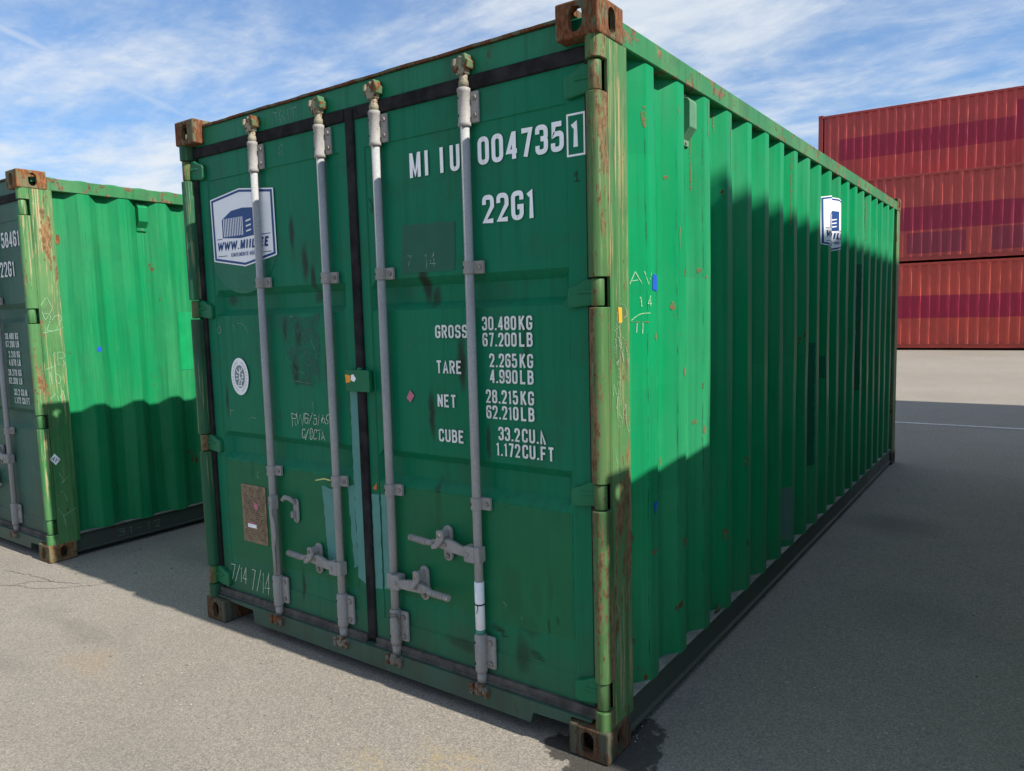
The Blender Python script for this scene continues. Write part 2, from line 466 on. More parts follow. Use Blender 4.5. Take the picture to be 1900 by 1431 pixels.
def tube(bm, pts, r, seg=8, mi=0, flat=None):
    """swept tube; r a number or one per point; flat=(a,b) squashes the section to a strap"""
    pts = [Vector(p) for p in pts]
    rs = r if isinstance(r, (list, tuple)) else [r] * len(pts)
    secs = []
    for i, p in enumerate(pts):
        d = (pts[min(i + 1, len(pts) - 1)] - pts[max(i - 1, 0)]).normalized()
        up = Vector((0, 1, 0)) if abs(d.y) < 0.9 else Vector((0, 0, 1))
        s = d.cross(up).normalized()
        u = s.cross(d).normalized()
        fa, fb = flat or (1, 1)
        secs.append([p + s * (rs[i] * fa * math.cos(2 * math.pi * k / seg)) + u * (rs[i] * fb * math.sin(2 * math.pi * k / seg)) for k in range(seg)])
    rings(bm, secs, mi)


def disc_y(bm, x, y, z, r, h, seg=8, mi=0):
    """bolt head or black hole disc on a face that looks towards -y"""
    rings(bm, [[(x + q * math.cos(2 * math.pi * i / seg), yy, z + q * math.sin(2 * math.pi * i / seg)) for i in range(seg)]
               for yy, q in ((y, r), (y - h, r * 0.8))], mi)


# ------------------------------------------------------------------ a stroke alphabet for lettering
# every stroke is a list of (x, y, fillet) in a unit box; fillet 1 rounds the corner; a trailing 'c' closes the stroke
def F(*p):
    return [(a, b_, 1) for a, b_ in p]


def S_(*p):
    return [(a, b_, 0) for a, b_ in p]


GL = {
    '0': [('c', F((0, 0), (1, 0), (1, 1), (0, 1)))],
    '1': [('o', S_((.22, .84), (.60, .96), (.60, -.08)))],
    '2': [('o', [(0, .70, 0), (0, 1, 1), (1, 1, 1), (1, .60, 0), (.04, 0, 0), (1.1, 0, 0)])],
    '3': [('o', [(0, .74, 0), (0, 1, 1), (1, 1, 1), (1, .53, 1), (.38, .53, 0)]), ('o', [(.38, .53, 0), (1, .53, 1), (1, 0, 1), (0, 0, 1), (0, .27, 0)])],
    '4': [('o', S_((.78, -.08), (.78, 1.06))), ('o', S_((.74, 1.0), (.02, .24), (1.15, .24)))],
    '5': [('o', [(1, 1, 0), (.1, 1, 0), (.04, .56, 0), (.30, .62, 1), (1, .62, 1), (1, 0, 1), (0, 0, 1), (0, .26, 0)])],
    '6': [('o', [(1, .76, 0), (1, 1, 1), (0, 1, 1), (0, 0, 1), (1, 0, 1), (1, .56, 1), (.02, .56, 0)])],
    '7': [('o', S_((-.08, 1), (1, 1), (.36, -.08)))],
    '8': [('c', F((.03, .53), (.97, .53), (.97, 1), (.03, 1))), ('c', F((0, 0), (1, 0), (1, .53), (0, .53)))],
    '9': [('o', [(0, .24, 0), (0, 0, 1), (1, 0, 1), (1, 1, 1), (0, 1, 1), (0, .44, 1), (.98, .44, 0)])],
    'A': [('o', S_((-.05, -.08), (.5, 1), (1.05, -.08))), ('o', S_((.2, .28), (.8, .28)))],
    'B': [('c', [(0, 0, 0), (1, 0, 1), (1, .53, 1), (0, .53, 0)]), ('c', [(0, .53, 0), (.95, .53, 1), (.95, 1, 1), (0, 1, 0)])],
    'C': [('o', [(1, .70, 0), (1, 1, 1), (0, 1, 1), (0, 0, 1), (1, 0, 1), (1, .30, 0)])],
    'E': [('o', S_((1.05, 1), (0, 1), (0, 0), (1.05, 0))), ('o', S_((0, .52), (.85, .52)))],
    'F': [('o', S_((1.05, 1), (0, 1), (0, -.08))), ('o', S_((0, .5), (.85, .5)))],
    'G': [('o', [(1, .72, 0), (1, 1, 1), (0, 1, 1), (0, 0, 1), (1, 0, 1), (1, .44, 0), (.5, .44, 0)])],
    'I': [('o', S_((.5, 1.08), (.5, -.08)))],
    'J': [('o', [(.9, 1.08, 0), (.9, 0, 1), (0, 0, 1), (0, .25, 0)])],
    'K': [('o', S_((0, 1.08), (0, -.08))), ('o', S_((1, 1.08), (.08, .42))), ('o', S_((.35, .58), (1.05, -.08)))],
    'L': [('o', S_((0, 1.08), (0, 0), (1.05, 0)))],
    'M': [('o', S_((0, -.08), (0, 1.08))), ('o', S_((1, -.08), (1, 1.08))), ('o', S_((.04, 1.0), (.5, .06), (.96, 1.0)))],
    'N': [('o', S_((0, -.08), (0, 1.08))), ('o', S_((1, -.08), (1, 1.08))), ('o', S_((0, 1.02), (1, -.02)))],
    'R': [('o', [(0, -.08, 0), (0, 1, 0), (1, 1, 1), (1, .50, 1), (0, .50, 0)]), ('o', S_((.5, .5), (1.05, -.08)))],
    'S': [('o', [(1, .72, 0), (1, 1, 1), (0, 1, 1), (0, .52, 1), (1, .50, 1), (1, 0, 1), (0, 0, 1), (0, .28, 0)])],
    'T': [('o', S_((-.1, 1), (1.1, 1))), ('o', S_((.5, 1), (.5, -.08)))],
    'U': [('o', [(0, 1.08, 0), (0, 0, 1), (1, 0, 1), (1, 1.08, 0)])],
    'V': [('o', S_((-.05, 1.08), (.5, 0), (1.05, 1.08)))],
    'W': [('o', S_((-.1, 1.08), (.2, 0), (.5, .95), (.8, 0), (1.1, 1.08)))],
    '.': [('o', S_((.5, -.08), (.5, .08)))],
    '-': [('o', S_((0, .45), (1, .45)))],
    '/': [('o', S_((0, -.1), (1, 1.1)))],
    'q': [('c', F((0, 0), (1, 0), (1, .7), (0, .7)))],
    'h': [('o', S_((0, 1.05), (0, 0))), ('o', [(0, .3, 0), (.1, .6, 1), (.9, .6, 1), (.9, 0, 0)])],
}
GL['O'] = GL['0']
GL['X'] = [('o', S_((0, 0), (1, 1))), ('o', S_((0, 1), (1, 0)))]
GL['Y'] = [('o', S_((0, 1), (.5, .5), (1, 1))), ('o', S_((.5, .5), (.5, 0)))]
GL['Z'] = [('o', S_((0, 1), (1, 1), (0, 0), (1, 0)))]
GL['Ü'] = GL['U']
NARROW = {'1': .66, 'I': .5, '.': .42, ' ': .55, 'M': 1.22, 'W': 1.55}


def fillet(pts, closed, r):
    n = len(pts)
    out = []
    for i, (x, y, f) in enumerate(pts):
        if not f or (not closed and i in (0, n - 1)):
            out.append(Vector((x, y)))
            continue
        p = Vector((x, y))
        a = Vector(pts[i - 1][:2]) - p
        c = Vector(pts[(i + 1) % n][:2]) - p
        q = min(r, a.length * 0.5, c.length * 0.5)
        p0, p1 = p + a.normalized() * q, p + c.normalized() * q
        for k in range(6):
            t = k / 5
            out.append(p0 * (1 - t) ** 2 + p * 2 * t * (1 - t) * 1.0 + p1 * t * t)
    return out


def ribbon(bm, pts, wd, mp, closed=False, maxseg=None, mi=0):
    """flat stroke of width wd along 2-D points, mapped into space by mp(u, v)"""
    if maxseg:
        q = []
        m_ = len(pts) if closed else len(pts) - 1
        for i in range(m_):
            a, c = pts[i], pts[(i + 1) % len(pts)]
            k = max(1, int((c - a).length / maxseg))
            q += [a.lerp(c, j / k) for j in range(k)]
        if not closed:
            q.append(pts[-1])
        pts = q
    n = len(pts)
    L, Rr = [], []
    for i in range(n):
        p = pts[i]
        a = pts[i - 1] if (i or closed) else None
        c = pts[(i + 1) % n] if (i < n - 1 or closed) else None
        d0 = (p - a).normalized() if a is not None and (p - a).length > 1e-9 else None
        d1_ = (c - p).normalized() if c is not None and (c - p).length > 1e-9 else None
        d0 = d0 or d1_
        d1_ = d1_ or d0
        n0, n1 = Vector((-d0.y, d0.x)), Vector((-d1_.y, d1_.x))
        mt = n0 + n1
        mt = n0 if mt.length < 1e-6 else mt.normalized()
        k = wd / 2 / max(0.70, mt.dot(n0))
        L.append(bm.verts.new(mp(*(p + mt * k))))
        Rr.append(bm.verts.new(mp(*(p - mt * k))))
    for i in range(n if closed else n - 1):
        j = (i + 1) % n
        try:
            f = bm.faces.new([L[i], L[j], Rr[j], Rr[i]])
            f.material_index = mi
        except ValueError:
            pass


def text_w(s, cw, gap):
    return sum(cw * NARROW.get(c, 1.0) + gap for c in s) - gap


def text(bm, s, u, v, h, cw, gap, st, mp, shear=0.0, align='l', maxseg=None, jit=0.0, mi=0):
    """write s with its baseline start at (u, v)"""
    tw = text_w(s, cw, gap)
    if align == 'r':
        u -= tw
    if align == 'm':
        u -= tw / 2
    lay = 0
    for c in s:
        wc = cw * NARROW.get(c, 1.0)
        for kind, pts in GL.get(c, []):
            q = []
            for (x, y, f) in pts:
                px = st / 2 + x * (wc - st) if c not in '1I.' else x * wc
                py = st / 2 + y * (h - st)
                if jit:
                    px += random.uniform(-jit, jit)
                    py += random.uniform(-jit, jit)
                q.append((px, py, f))
            rr = (wc - st) * 0.62
            fp = fillet(q, kind == 'c', rr)
            fp = [Vector((u + p.x + shear * p.y, v + p.y)) for p in fp]
            off = lay * 0.00012
            ribbon(bm, fp, st, lambda a, b_, o=off: mp(a, b_, o), kind == 'c', maxseg, mi)
            lay += 1
        if c == 'Ü':
            for dx in (.25, .75):
                fp = [Vector((u + wc * dx + shear * h * 1.1, v + h * 1.1)), Vector((u + wc * dx + shear * h * 1.1, v + h * 1.25))]
                ribbon(bm, fp, st, lambda a, b_: mp(a, b_, 0), False, None, mi)
        u += wc + gap


def poly_flat(bm, pts, mp, cuts=None, mi=0):
    """polygon in (u, v), optionally sliced at the u values in cuts, mapped by mp"""
    t = bmesh.new()
    t.faces.new([t.verts.new((p[0], p[1], 0)) for p in pts])
    for c in cuts or []:
        bmesh.ops.bisect_plane(t, geom=t.verts[:] + t.edges[:] + t.faces[:], plane_co=(c, 0, 0), plane_no=(1, 0, 0))
    for vtx in t.verts:
        vtx.co = mp(vtx.co.x, vtx.co.y)
    merge(bm, t, mi)


def ragged(pts, amp, step=0.02):
    out = []
    n = len(pts)
    for i in range(n):
        a, c = Vector(pts[i]), Vector(pts[(i + 1) % n])
        k = max(1, int((c - a).length / step))
        for j in range(k):
            p = a.lerp(c, j / k)
            out.append((p.x + random.uniform(-amp, amp), p.y + random.uniform(-amp, amp)))
    return out


# ------------------------------------------------------------------ corner casting (hollow, with its slots)
def stadium(w_, h_, n=7):
    """upright slot outline, w wide and h high"""
    r = min(w_, h_) / 2
    pts = []
    if h_ >= w_:
        for k in range(n + 1):
            a = math.pi * k / n
            pts.append((r * math.cos(a), h_ / 2 - r + r * math.sin(a)))
        for k in range(n + 1):
            a = math.pi + math.pi * k / n
            pts.append((r * math.cos(a), -h_ / 2 + r + r * math.sin(a)))
    else:
        return [(b_, a) for a, b_ in stadium(h_, w_, n)][::-1]
    return pts


def temp_obj(bm):
    bmesh.ops.recalc_face_normals(bm, faces=bm.faces[:])
    me = bpy.data.meshes.new('cutter')
    bm.to_mesh(me)
    bm.free()
    o = bpy.data.objects.new('cutter', me)
    COL.objects.link(o)
    return o


def make_casting():
    W_, D_, H_ = 0.162, 0.178, 0.118
    b0 = bmesh.new()
    box(b0, -W_, 0, 0, D_, 0, H_, 0.007, 2)
    body = temp_obj(b0)
    cuts = []
    b1 = bmesh.new()
    box(b1, -W_ + 0.022, -0.020, 0.022, D_ - 0.020, 0.020, H_ - 0.024, 0.006, 1)
    cuts.append(temp_obj(b1))
    b1 = bmesh.new()     # door-face slot
    prism(b1, [(-0.085 + x, 0.058 + z) for x, z in stadium(0.052, 0.082)], 'y', -0.05, 0.06)
    cuts.append(temp_obj(b1))
    b1 = bmesh.new()     # side slot
    prism(b1, [(0.094 + y, 0.058 + z) for y, z in stadium(0.050, 0.084)], 'x', -0.06, 0.05)
    cuts.append(temp_obj(b1))
    b1 = bmesh.new()     # top hole
    prism(b1, [(-0.084 + x, 0.092 + y) for x, y in stadium(0.078, 0.122)], 'z', H_ - 0.06, H_ + 0.05)
    cuts.append(temp_obj(b1))
    for c in cuts:
        md = body.modifiers.new('cut', 'BOOLEAN')
        md.operation = 'DIFFERENCE'
        md.solver = 'EXACT'
        md.object = c
    dg = bpy.context.evaluated_depsgraph_get()
    me = bpy.data.meshes.new_from_object(body.evaluated_get(dg))
    for o in cuts + [body]:
        mm = o.data
        bpy.data.objects.remove(o)
        bpy.data.meshes.remove(mm)
    return me


CAST = make_casting()
CAST_CACHE = {}


def casting_mesh(fx, fy, fz, mat):
    key = (fx, fy, fz, mat.name)
    if key not in CAST_CACHE:
        me = CAST.copy()
        me.name = 'corner_casting'
        sgn = Matrix.Diagonal((-1 if fx else 1, -1 if fy else 1, -1 if fz else 1, 1))
        me.transform(sgn)
        if (fx + fy + fz) % 2:
            me.flip_normals()
        me.materials.clear()
        me.materials.append(mat)
        CAST_CACHE[key] = me
    return CAST_CACHE[key]


# ------------------------------------------------------------------ corrugated sheets
PITCH = 0.278


def corr_profile(L, y0=0.205, first=0.369, depth=0.048, xo=0.008):
    """list of (y, x) for the right-hand side wall, x <= 0, bends slightly rounded"""
    raw = [(y0, 1), (first - 0.068, 1)]
    y = first
    while y + 0.072 < L - 0.22:
        raw += [(y, 0), (y + 0.072, 0)]
        if y + 0.072 + 0.068 < L - 0.2:
            raw += [(y + 0.140, 1), (y + 0.210, 1)]
        y += PITCH
    raw.append((L - 0.16, raw[-1][1]))
    pts = [(a, -xo - depth * d) for a, d in raw]
    out = [pts[0]]
    for i in range(1, len(pts) - 1):
        p, a, c = Vector(pts[i]), Vector(pts[i - 1]), Vector(pts[i + 1])
        r = 0.010
        if (a - p).length < 0.02 or (c - p).length < 0.02:
            out.append(tuple(p))
            continue
        p0, p1 = p + (a - p).normalized() * r, p + (c - p).normalized() * r
        for t in (0, .5, 1):
            out.append(tuple(p0 * (1 - t) ** 2 + p * 2 * t * (1 - t) + p1 * t * t))
    out.append(pts[-1])
    return out


def wall_fn(prof, amp, seed):
    ys = [p[0] for p in prof]

    def fn(y, z):
        lo, hi = 0, len(ys) - 1
        if y <= ys[0]:
            x = prof[0][1]
        elif y >= ys[-1]:
            x = prof[-1][1]
        else:
            while hi - lo > 1:
                md = (lo + hi) // 2
                if ys[md] <= y:
                    lo = md
                else:
                    hi = md
            t = (y - ys[lo]) / max(1e-9, ys[hi] - ys[lo])
            x = prof[lo][1] * (1 - t) + prof[hi][1] * t
        return x + 1.3 * amp * mnoise.noise(Vector((y * 1.6 + seed, z * 1.0, seed))) + amp * 0.5 * mnoise.noise(Vector((y * 7 + seed, z * 3.5, 3.1)))
    return fn


def side_wall_mesh(L, z0, z1, amp, seed, mirror_w=None, nz=26):
    prof = corr_profile(L)
    fn = wall_fn(prof, amp, seed)
    bm = bmesh.new()
    grid = []
    for j in range(nz + 1):
        z = z0 + (z1 - z0) * j / nz
        row = []
        for (y, _) in prof:
            x = fn(y, z)
            if mirror_w is not None:
                x = -mirror_w - x
            row.append(bm.verts.new((x, y, z)))
        grid.append(row)
    for j in range(nz):
        for i in range(len(prof) - 1):
            bm.faces.new([grid[j][i], grid[j][i + 1], grid[j + 1][i + 1], grid[j + 1][i]])
    return bm, fn


def corrugated_end(bm, W_, y, z0, z1, sgn=1):
    """end wall with vertical corrugations, set at y and folding inwards by sgn"""
    xs, x = [], -0.09
    prof = [(x, 0.03)]
    while x - 0.25 > -W_ + 0.09:
        prof += [(x - 0.05, 0.03), (x - 0.10, 0.0), (x - 0.18, 0.0), (x - 0.23, 0.03)]
        x -= 0.25
    prof.append((-W_ + 0.09, 0.03))
    lo = [bm.verts.new((a, y + sgn * d, z0)) for a, d in prof]
    hi = [bm.verts.new((a, y + sgn * d, z1)) for a, d in prof]
    for i in range(len(prof) - 1):
        bm.faces.new([lo[i], lo[i + 1], hi[i + 1], hi[i]])


def roof_mesh(L, W_, zb, amp=0.013, pitch=0.209):
    bm = bmesh.new()
    prof = []
    y = 0.10
    while y < L - 0.10:
        for k in range(6):
            t = k / 6
            prof.append((y + t * pitch, zb + amp * (0.5 - 0.5 * math.cos(2 * math.pi * t)) ** 0.8))
        y += pitch
    prof = [p for p in prof if p[0] < L - 0.06] + [(L - 0.04, zb)]
    xs = [-0.045, -0.08, -W_ + 0.08, -W_ + 0.045]
    rows = []
    for x in xs:
        e = 0.85 if x in (xs[0], xs[-1]) else 1.0
        rows.append([bm.verts.new((x, yy, zb + (zz - zb) * e)) for yy, zz in prof])
    for a, c in zip(rows, rows[1:]):
        for i in range(len(prof) - 1):
            bm.faces.new([a[i], a[i + 1], c[i + 1], c[i]])
    for r_ in (rows[0], rows[-1]):      # fold down to the rail
        low = [bm.verts.new((vv.co.x, vv.co.y, zb - 0.03)) for vv in r_]
        for i in range(len(prof) - 1):
            bm.faces.new([r_[i], r_[i + 1], low[i + 1], low[i]])
    return bm


# ------------------------------------------------------------------ door gear
YB = 0.037          # lock rods stand this far behind the casting face
YD = 0.062          # outer face of the doors
HZ = [(2.298, 2.402), (1.600, 1.700), (0.905, 1.000), (0.185, 0.290)]   # hinge notches in the post


def flip(pts, on):
    return [(-2.438 - x, y) for x, y in pts] if on else pts


def front_post(root, H, mat, mat_col, left):
    zc0, zc1 = 0.112, H - 0.112
    bm = bmesh.new()
    prism(bm, flip([(-0.005, 0.068), (-0.005, 0.205), (-0.060, 0.205), (-0.060, 0.198), (-0.016, 0.198), (-0.016, 0.068)], left), 'z', zc0, zc1)
    prism(bm, flip([(-0.058, 0.066), (-0.058, 0.197), (-0.066, 0.197), (-0.066, 0.066)], left), 'z', zc0, zc1)
    post = put(bm, 'corner_post', mat, root)
    sec = [(-0.0045, 0.0675)]
    cx, cy, r = -0.034, 0.034, 0.0305
    for k in range(11):
        a = R(5) - R(190) * k / 10
        sec.append((cx + r * math.cos(a), cy + r * math.sin(a)))
    sec += [(-0.0645, 0.058), (-0.050, 0.0675)]
    edges = [zc1] + [e for hz in HZ for e in (hz[1] + (H - 2.591), hz[0] + (H - 2.591))] + [zc0]
    for i in range(0, len(edges), 2):
        hi, lo = edges[i], edges[i + 1]
        b2 = bmesh.new()
        prism(b2, flip(sec, left), 'z', lo, hi, 0.0025, 1)
        o = put(b2, 'hinge_column', mat_col, post)
    return post


def door_mesh(x0, x1, p0, p1, z0=0.166, z1=2.412):
    """door leaf between x0<x1 with a pressed panel p0..p1 and two troughs"""
    def lines(marks, step):
        out = []
        for a, c in zip(marks, marks[1:]):
            k = max(1, int(round((c - a) / step)))
            out += [a + (c - a) * j / k for j in range(k)]
        return out + [marks[-1]]
    xs = lines([x0, p0 - 0.004, p0, p0 + 0.028, p1 - 0.028, p1, p1 + 0.004, x1], 0.06)
    T = [(1.612, 1.642, 1.708, 1.742), (0.878, 0.912, 0.990, 1.022)]
    zm = [z0, 0.262, 0.266] + [q for t in T[::-1] for q in t] + [2.288, 2.292, z1]
    zs = lines(zm, 0.06)

    def yy(x, z):
        y = YD
        inx = p0 - 0.0005 <= x <= p1 + 0.0005
        if inx and 0.2655 <= z <= 2.2885:
            y += 0.0045
        fx = min(1.0, max(0.0, (x - p0) / 0.028), ) * min(1.0, max(0.0, (p1 - x) / 0.028))
        for (a, b_, c, d) in T:
            g = 0.0
            if a < z < d:
                g = (z - a) / (b_ - a) if z < b_ else (1.0 if z <= c else (d - z) / (d - c))
            y += 0.030 * fx * g
        y += 0.0014 * mnoise.noise(Vector((x * 2.6, z * 1.9, 4.4))) + 0.0007 * mnoise.noise(Vector((x * 9, z * 7, 1.4)))
        return y
    bm = bmesh.new()
    G = [[bm.verts.new((x, yy(x, z), z)) for x in xs] for z in zs]
    for j in range(len(zs) - 1):
        for i in range(len(xs) - 1):
            bm.faces.new([G[j][i], G[j][i + 1], G[j + 1][i + 1], G[j + 1][i]])
    rim = G[0] + [r_[-1] for r_ in G[1:-1]] + G[-1][::-1] + [r_[0] for r_ in G[1:-1]][::-1]
    back = [bm.verts.new((v_.co.x, 0.112, v_.co.z)) for v_ in rim]
    n = len(rim)
    for i in range(n):
        bm.faces.new([rim[i], rim[(i + 1) % n], back[(i + 1) % n], back[i]])
    bm.faces.new(back)
    return bm


def hinge_mesh(z0, z1, left):
    bm = bmesh.new()
    m_ = (z0 + z1) / 2
    pts = [(-0.040, z1 - 0.006), (-0.085, z1 - 0.004), (-0.118, z1 - 0.022), (-0.150, z1 - 0.030), (-0.158, z1 - 0.042),
           (-0.158, z0 + 0.010), (-0.148, z0 - 0.002), (-0.040, z0 + 0.010)]
    prism(bm, flip(pts, left), 'y', 0.040, 0.066, 0.006, 2)
    prism(bm, flip([(-0.04, m_ + 0.012), (-0.115, m_ + 0.008), (-0.115, m_ - 0.002), (-0.04, m_ - 0.004)], left), 'y', 0.035, 0.05, 0.003)
    cx = -2.438 + 0.034 if left else -0.034
    lathe_z(bm, cx, 0.034, [(z0 + 0.004, 0.020), (z0 + 0.008, 0.0225), (z1 - 0.008, 0.0225), (z1 - 0.004, 0.020)], 16, mi=1)
    return bm


def lock_bar(root, bx, handle, mats, H=2.591):
    bm = bmesh.new()
    lathe_z(bm, bx, YB, [(0.150, 0.0175), (2.44, 0.0175)], 20)
    bar = put(bm, 'locking_bar', mats['galv'], root)
    # upper sleeve guide with bolted flange
    bm = bmesh.new()
    lathe_z(bm, bx, YB, [(2.276, 0.021), (2.279, 0.0255), (2.291, 0.0255), (2.294, 0.0235), (2.398, 0.0235), (2.401, 0.0255), (2.413, 0.0255), (2.416, 0.021)], 20)
    box(bm, bx + 0.018, bx + 0.056, 0.048, YD - 0.001, 2.290, 2.402, 0.004, 2)
    for z in (2.315, 2.378):
        disc_y(bm, bx + 0.041, 0.048, z, 0.0100, 0.007, mi=2)
        disc_y(bm, bx - 0.010, YB - 0.0205, z, 0.0050, 0.002, mi=1)  # black disc paints the shaded inside of a hole in the sleeve
    put(bm, 'upper_guide', [mats['galv_old'], M['black'], M['bolt']], bar)
    for z in (1.763, 0.857):
        bm = bmesh.new()
        for s in (1,):
            sec = []
            for k in range(9):
                a = R(0) + R(180) * k / 8
                sec.append((bx - 0.0235 * math.cos(a), YB - 0.0235 * math.sin(a)))
            sec = [(bx - 0.0235, YD - 0.002)] + sec + [(bx + 0.0235, YD - 0.018), (bx + 0.058, YD - 0.016), (bx + 0.058, YD - 0.001), (bx + 0.019, YD - 0.001)]
            prism(bm, sec, 'z', z - 0.024, z + 0.024, 0.002)
        disc_y(bm, bx + 0.043, YD - 0.016, z, 0.0105, 0.007, mi=2)
        disc_y(bm, bx - 0.012, YB - 0.0195, z, 0.0055, 0.0030, mi=1)  # bracket hole drawn as a black disc, its shade put into the colour
        put(bm, 'guide_bracket', [mats['galv_old'], M['black'], M['bolt']], bar)
    bm = bmesh.new()
    lathe_z(bm, bx, YB, [(0.180, 0.0235), (0.190, 0.0255), (0.325, 0.0255), (0.335, 0.021)], 18)
    box(bm, bx + 0.012, bx + 0.062, 0.044, YD - 0.001, 0.192, 0.326, 0.008, 2)
    for z in (0.216, 0.302):
        disc_y(bm, bx + 0.043, 0.044, z, 0.0115, 0.007, mi=2)
        disc_y(bm, bx - 0.012, YB - 0.0225, z, 0.0058, 0.002, mi=1)  # no real opening here: hole darkness is a black disc
    lathe_z(bm, bx, YB, [(0.128, 0.0185), (0.182, 0.0195)], 14)
    put(bm, 'lower_guide', [mats['galv_old'], M['black'], M['bolt']], bar)
    # cams
    bm = bmesh.new()
    lathe_z(bm, bx, YB, [(2.414, 0.0195), (2.436, 0.0195), (2.446, 0.015), (2.462, 0.0165)], 14)
    prism(bm, [(bx - 0.018, 2.458), (bx + 0.020, 2.462), (bx + 0.026, 2.486), (bx + 0.008, 2.494), (bx + 0.010, 2.520), (bx - 0.004, 2.530), (bx - 0.026, 2.514), (bx - 0.030, 2.490)],
          'y', 0.018, 0.052, 0.005, 2)
    prism(bm, [(bx - 0.036, 2.494), (bx - 0.020, 2.490), (bx - 0.016, 2.520), (bx - 0.032, 2.516)], 'y', 0.010, 0.056, 0.004)
    put(bm, 'upper_cam', mats['cam'], bar)
    bm = bmesh.new()
    prism(bm, [(bx + 0.008, 2.484), (bx + 0.036, 2.478), (bx + 0.040, 2.506), (bx + 0.030, 2.514), (bx + 0.026, 2.532), (bx + 0.010, 2.530)], 'y', 0.016, 0.060, 0.004, 2)
    put(bm, 'upper_keeper', mats['keeper'], bar)
    bm = bmesh.new()
    prism(bm, [(bx - 0.040, 2.476), (bx - 0.026, 2.480), (bx - 0.030, 2.508), (bx - 0.044, 2.504)], 'y', 0.024, 0.060, 0.003)
    put(bm, 'upper_keeper', mats['keeper'], bar)
    bm = bmesh.new()
    prism(bm, [(bx - 0.015, 0.140), (bx + 0.015, 0.140), (bx + 0.024, 0.112), (bx + 0.010, 0.088), (bx - 0.012, 0.086), (bx - 0.026, 0.104)], 'y', 0.008, 0.050, 0.006, 2)
    prism(bm, [(bx + 0.018, 0.128), (bx + 0.034, 0.124), (bx + 0.036, 0.104), (bx + 0.020, 0.098)], 'y', 0.004, 0.032, 0.004)
    put(bm, 'lower_cam', mats['cam_low'], bar)
    for s in (-1, 1):
        bm = bmesh.new()
        prism(bm, [(bx + s * 0.028, 0.132), (bx + s * 0.046, 0.128), (bx + s * 0.044, 0.088), (bx + s * 0.028, 0.084)], 'y', 0.006, 0.032, 0.004)
        put(bm, 'lower_keeper', mats['cam_low'], bar)
    if handle is None:
        return bar
    d, zh = handle
    if d == 0:       # hanging handle, catch left open beside it
        bm = bmesh.new()
        box(bm, bx + 0.000, bx + 0.026, 0.006, 0.050, 0.665, 0.735, 0.006, 2)
        tube(bm, [(bx + 0.014, 0.010, 0.700), (bx + 0.020, 0.004, 0.650), (bx + 0.030, 0.006, 0.600), (bx + 0.032, 0.006, 0.530),
                  (bx + 0.018, 0.010, 0.490), (bx + 0.014, 0.014, 0.420), (bx + 0.013, 0.016, 0.345)],
             [0.009, 0.010, 0.016, 0.017, 0.011, 0.009, 0.008], 10, flat=(1.0, 0.55))
        disc_y(bm, bx + 0.012, 0.006, 0.70, 0.006, 0.005)
        put(bm, 'handle', mats['galv_old'], bar)
        bm = bmesh.new()
        prism(bm, [(-1.706 + x, 0.672 + z) for x, z in stadium(0.036, 0.118)], 'y', 0.050, YD - 0.001, 0.003)
        disc_y(bm, -1.706, 0.050, 0.716, 0.011, 0.008)
        disc_y(bm, -1.706, 0.050, 0.628, 0.008, 0.006)
        tube(bm, [(-1.700, 0.045, 0.712), (-1.725, 0.030, 0.736), (-1.750, 0.026, 0.738), (-1.772, 0.028, 0.722)], [0.010, 0.011, 0.012, 0.010], 10)
        box(bm, -1.722, -1.704, 0.030, 0.052, 0.640, 0.672, 0.004)
        put(bm, 'handle_catch', mats['galv_old'], bar)
        return bar
    bm = bmesh.new()
    box(bm, bx + min(0, d * 0.052), bx + max(0, d * 0.052), 0.008, 0.056, zh - 0.032, zh + 0.032, 0.006, 2)
    box(bm, bx - 0.022, bx + 0.022, 0.012, 0.058, zh - 0.032, zh + 0.032, 0.006, 2)
    disc_y(bm, bx + d * 0.034, 0.008, zh, 0.009, 0.006)
    dz = 0.016 if d < 0 else -0.002
    up, lo = [], []
    for t, hu, hl in ((.030, .018, .018), (.075, .019, .020), (.105, .026, .020), (.135, .028, .018), (.175, .026, .016), (.205, .016, .010), (.225, .012, .010)):
        c_ = zh + dz * min(1.0, t / 0.15)
        up.append((bx + d * t, c_ + hu))
        lo.append((bx + d * t, c_ - hl))
    prism(bm, up + lo[::-1], 'y', 0.012, 0.030, 0.004, 2)
    tube(bm, [(bx + d * 0.205, 0.020, zh + dz), (bx + d * 0.230, 0.014, zh + dz), (bx + d * 0.255, 0.010, zh + dz * 1.15), (bx + d * 0.290, 0.008, zh + dz * 1.35), (bx + d * 0.335, 0.006, zh + dz * 1.6)],
         [0.0115, 0.0125, 0.0135, 0.0130, 0.0125], 8)
    for k in range(7):
        x_ = bx + d * (0.245 + k * 0.0135)
        c_ = zh + dz * (1.1 + k * 0.075)
        tube(bm, [(x_, 0.009 - k * .0005, c_), (x_ + d * 0.004, 0.009 - k * .0005, c_)], 0.0152, 8)
    disc_y(bm, bx + d * 0.150, 0.012, zh + dz + 0.004, 0.010, 0.005, mi=1)
    put(bm, 'handle', [mats['galv_old'], M['bolt']], bar)
    bm = bmesh.new()
    cx = bx + d * 0.165
    prism(bm, [(cx + x, zh + 0.014 + z) for x, z in stadium(0.046, 0.146)], 'y', 0.046, YD - 0.001, 0.003)
    disc_y(bm, cx, 0.046, zh - 0.038, 0.0125, 0.008, mi=1)
    prism(bm, [(cx - 0.016, zh + 0.078), (cx + 0.016, zh + 0.078), (cx + 0.018, zh + 0.046), (cx + 0.004, zh + 0.022), (cx - 0.018, zh + 0.002), (cx - 0.044, zh - 0.004),
               (cx - 0.046, zh + 0.012), (cx - 0.026, zh + 0.024), (cx - 0.016, zh + 0.046)], 'y', -0.006, 0.012, 0.005, 2)
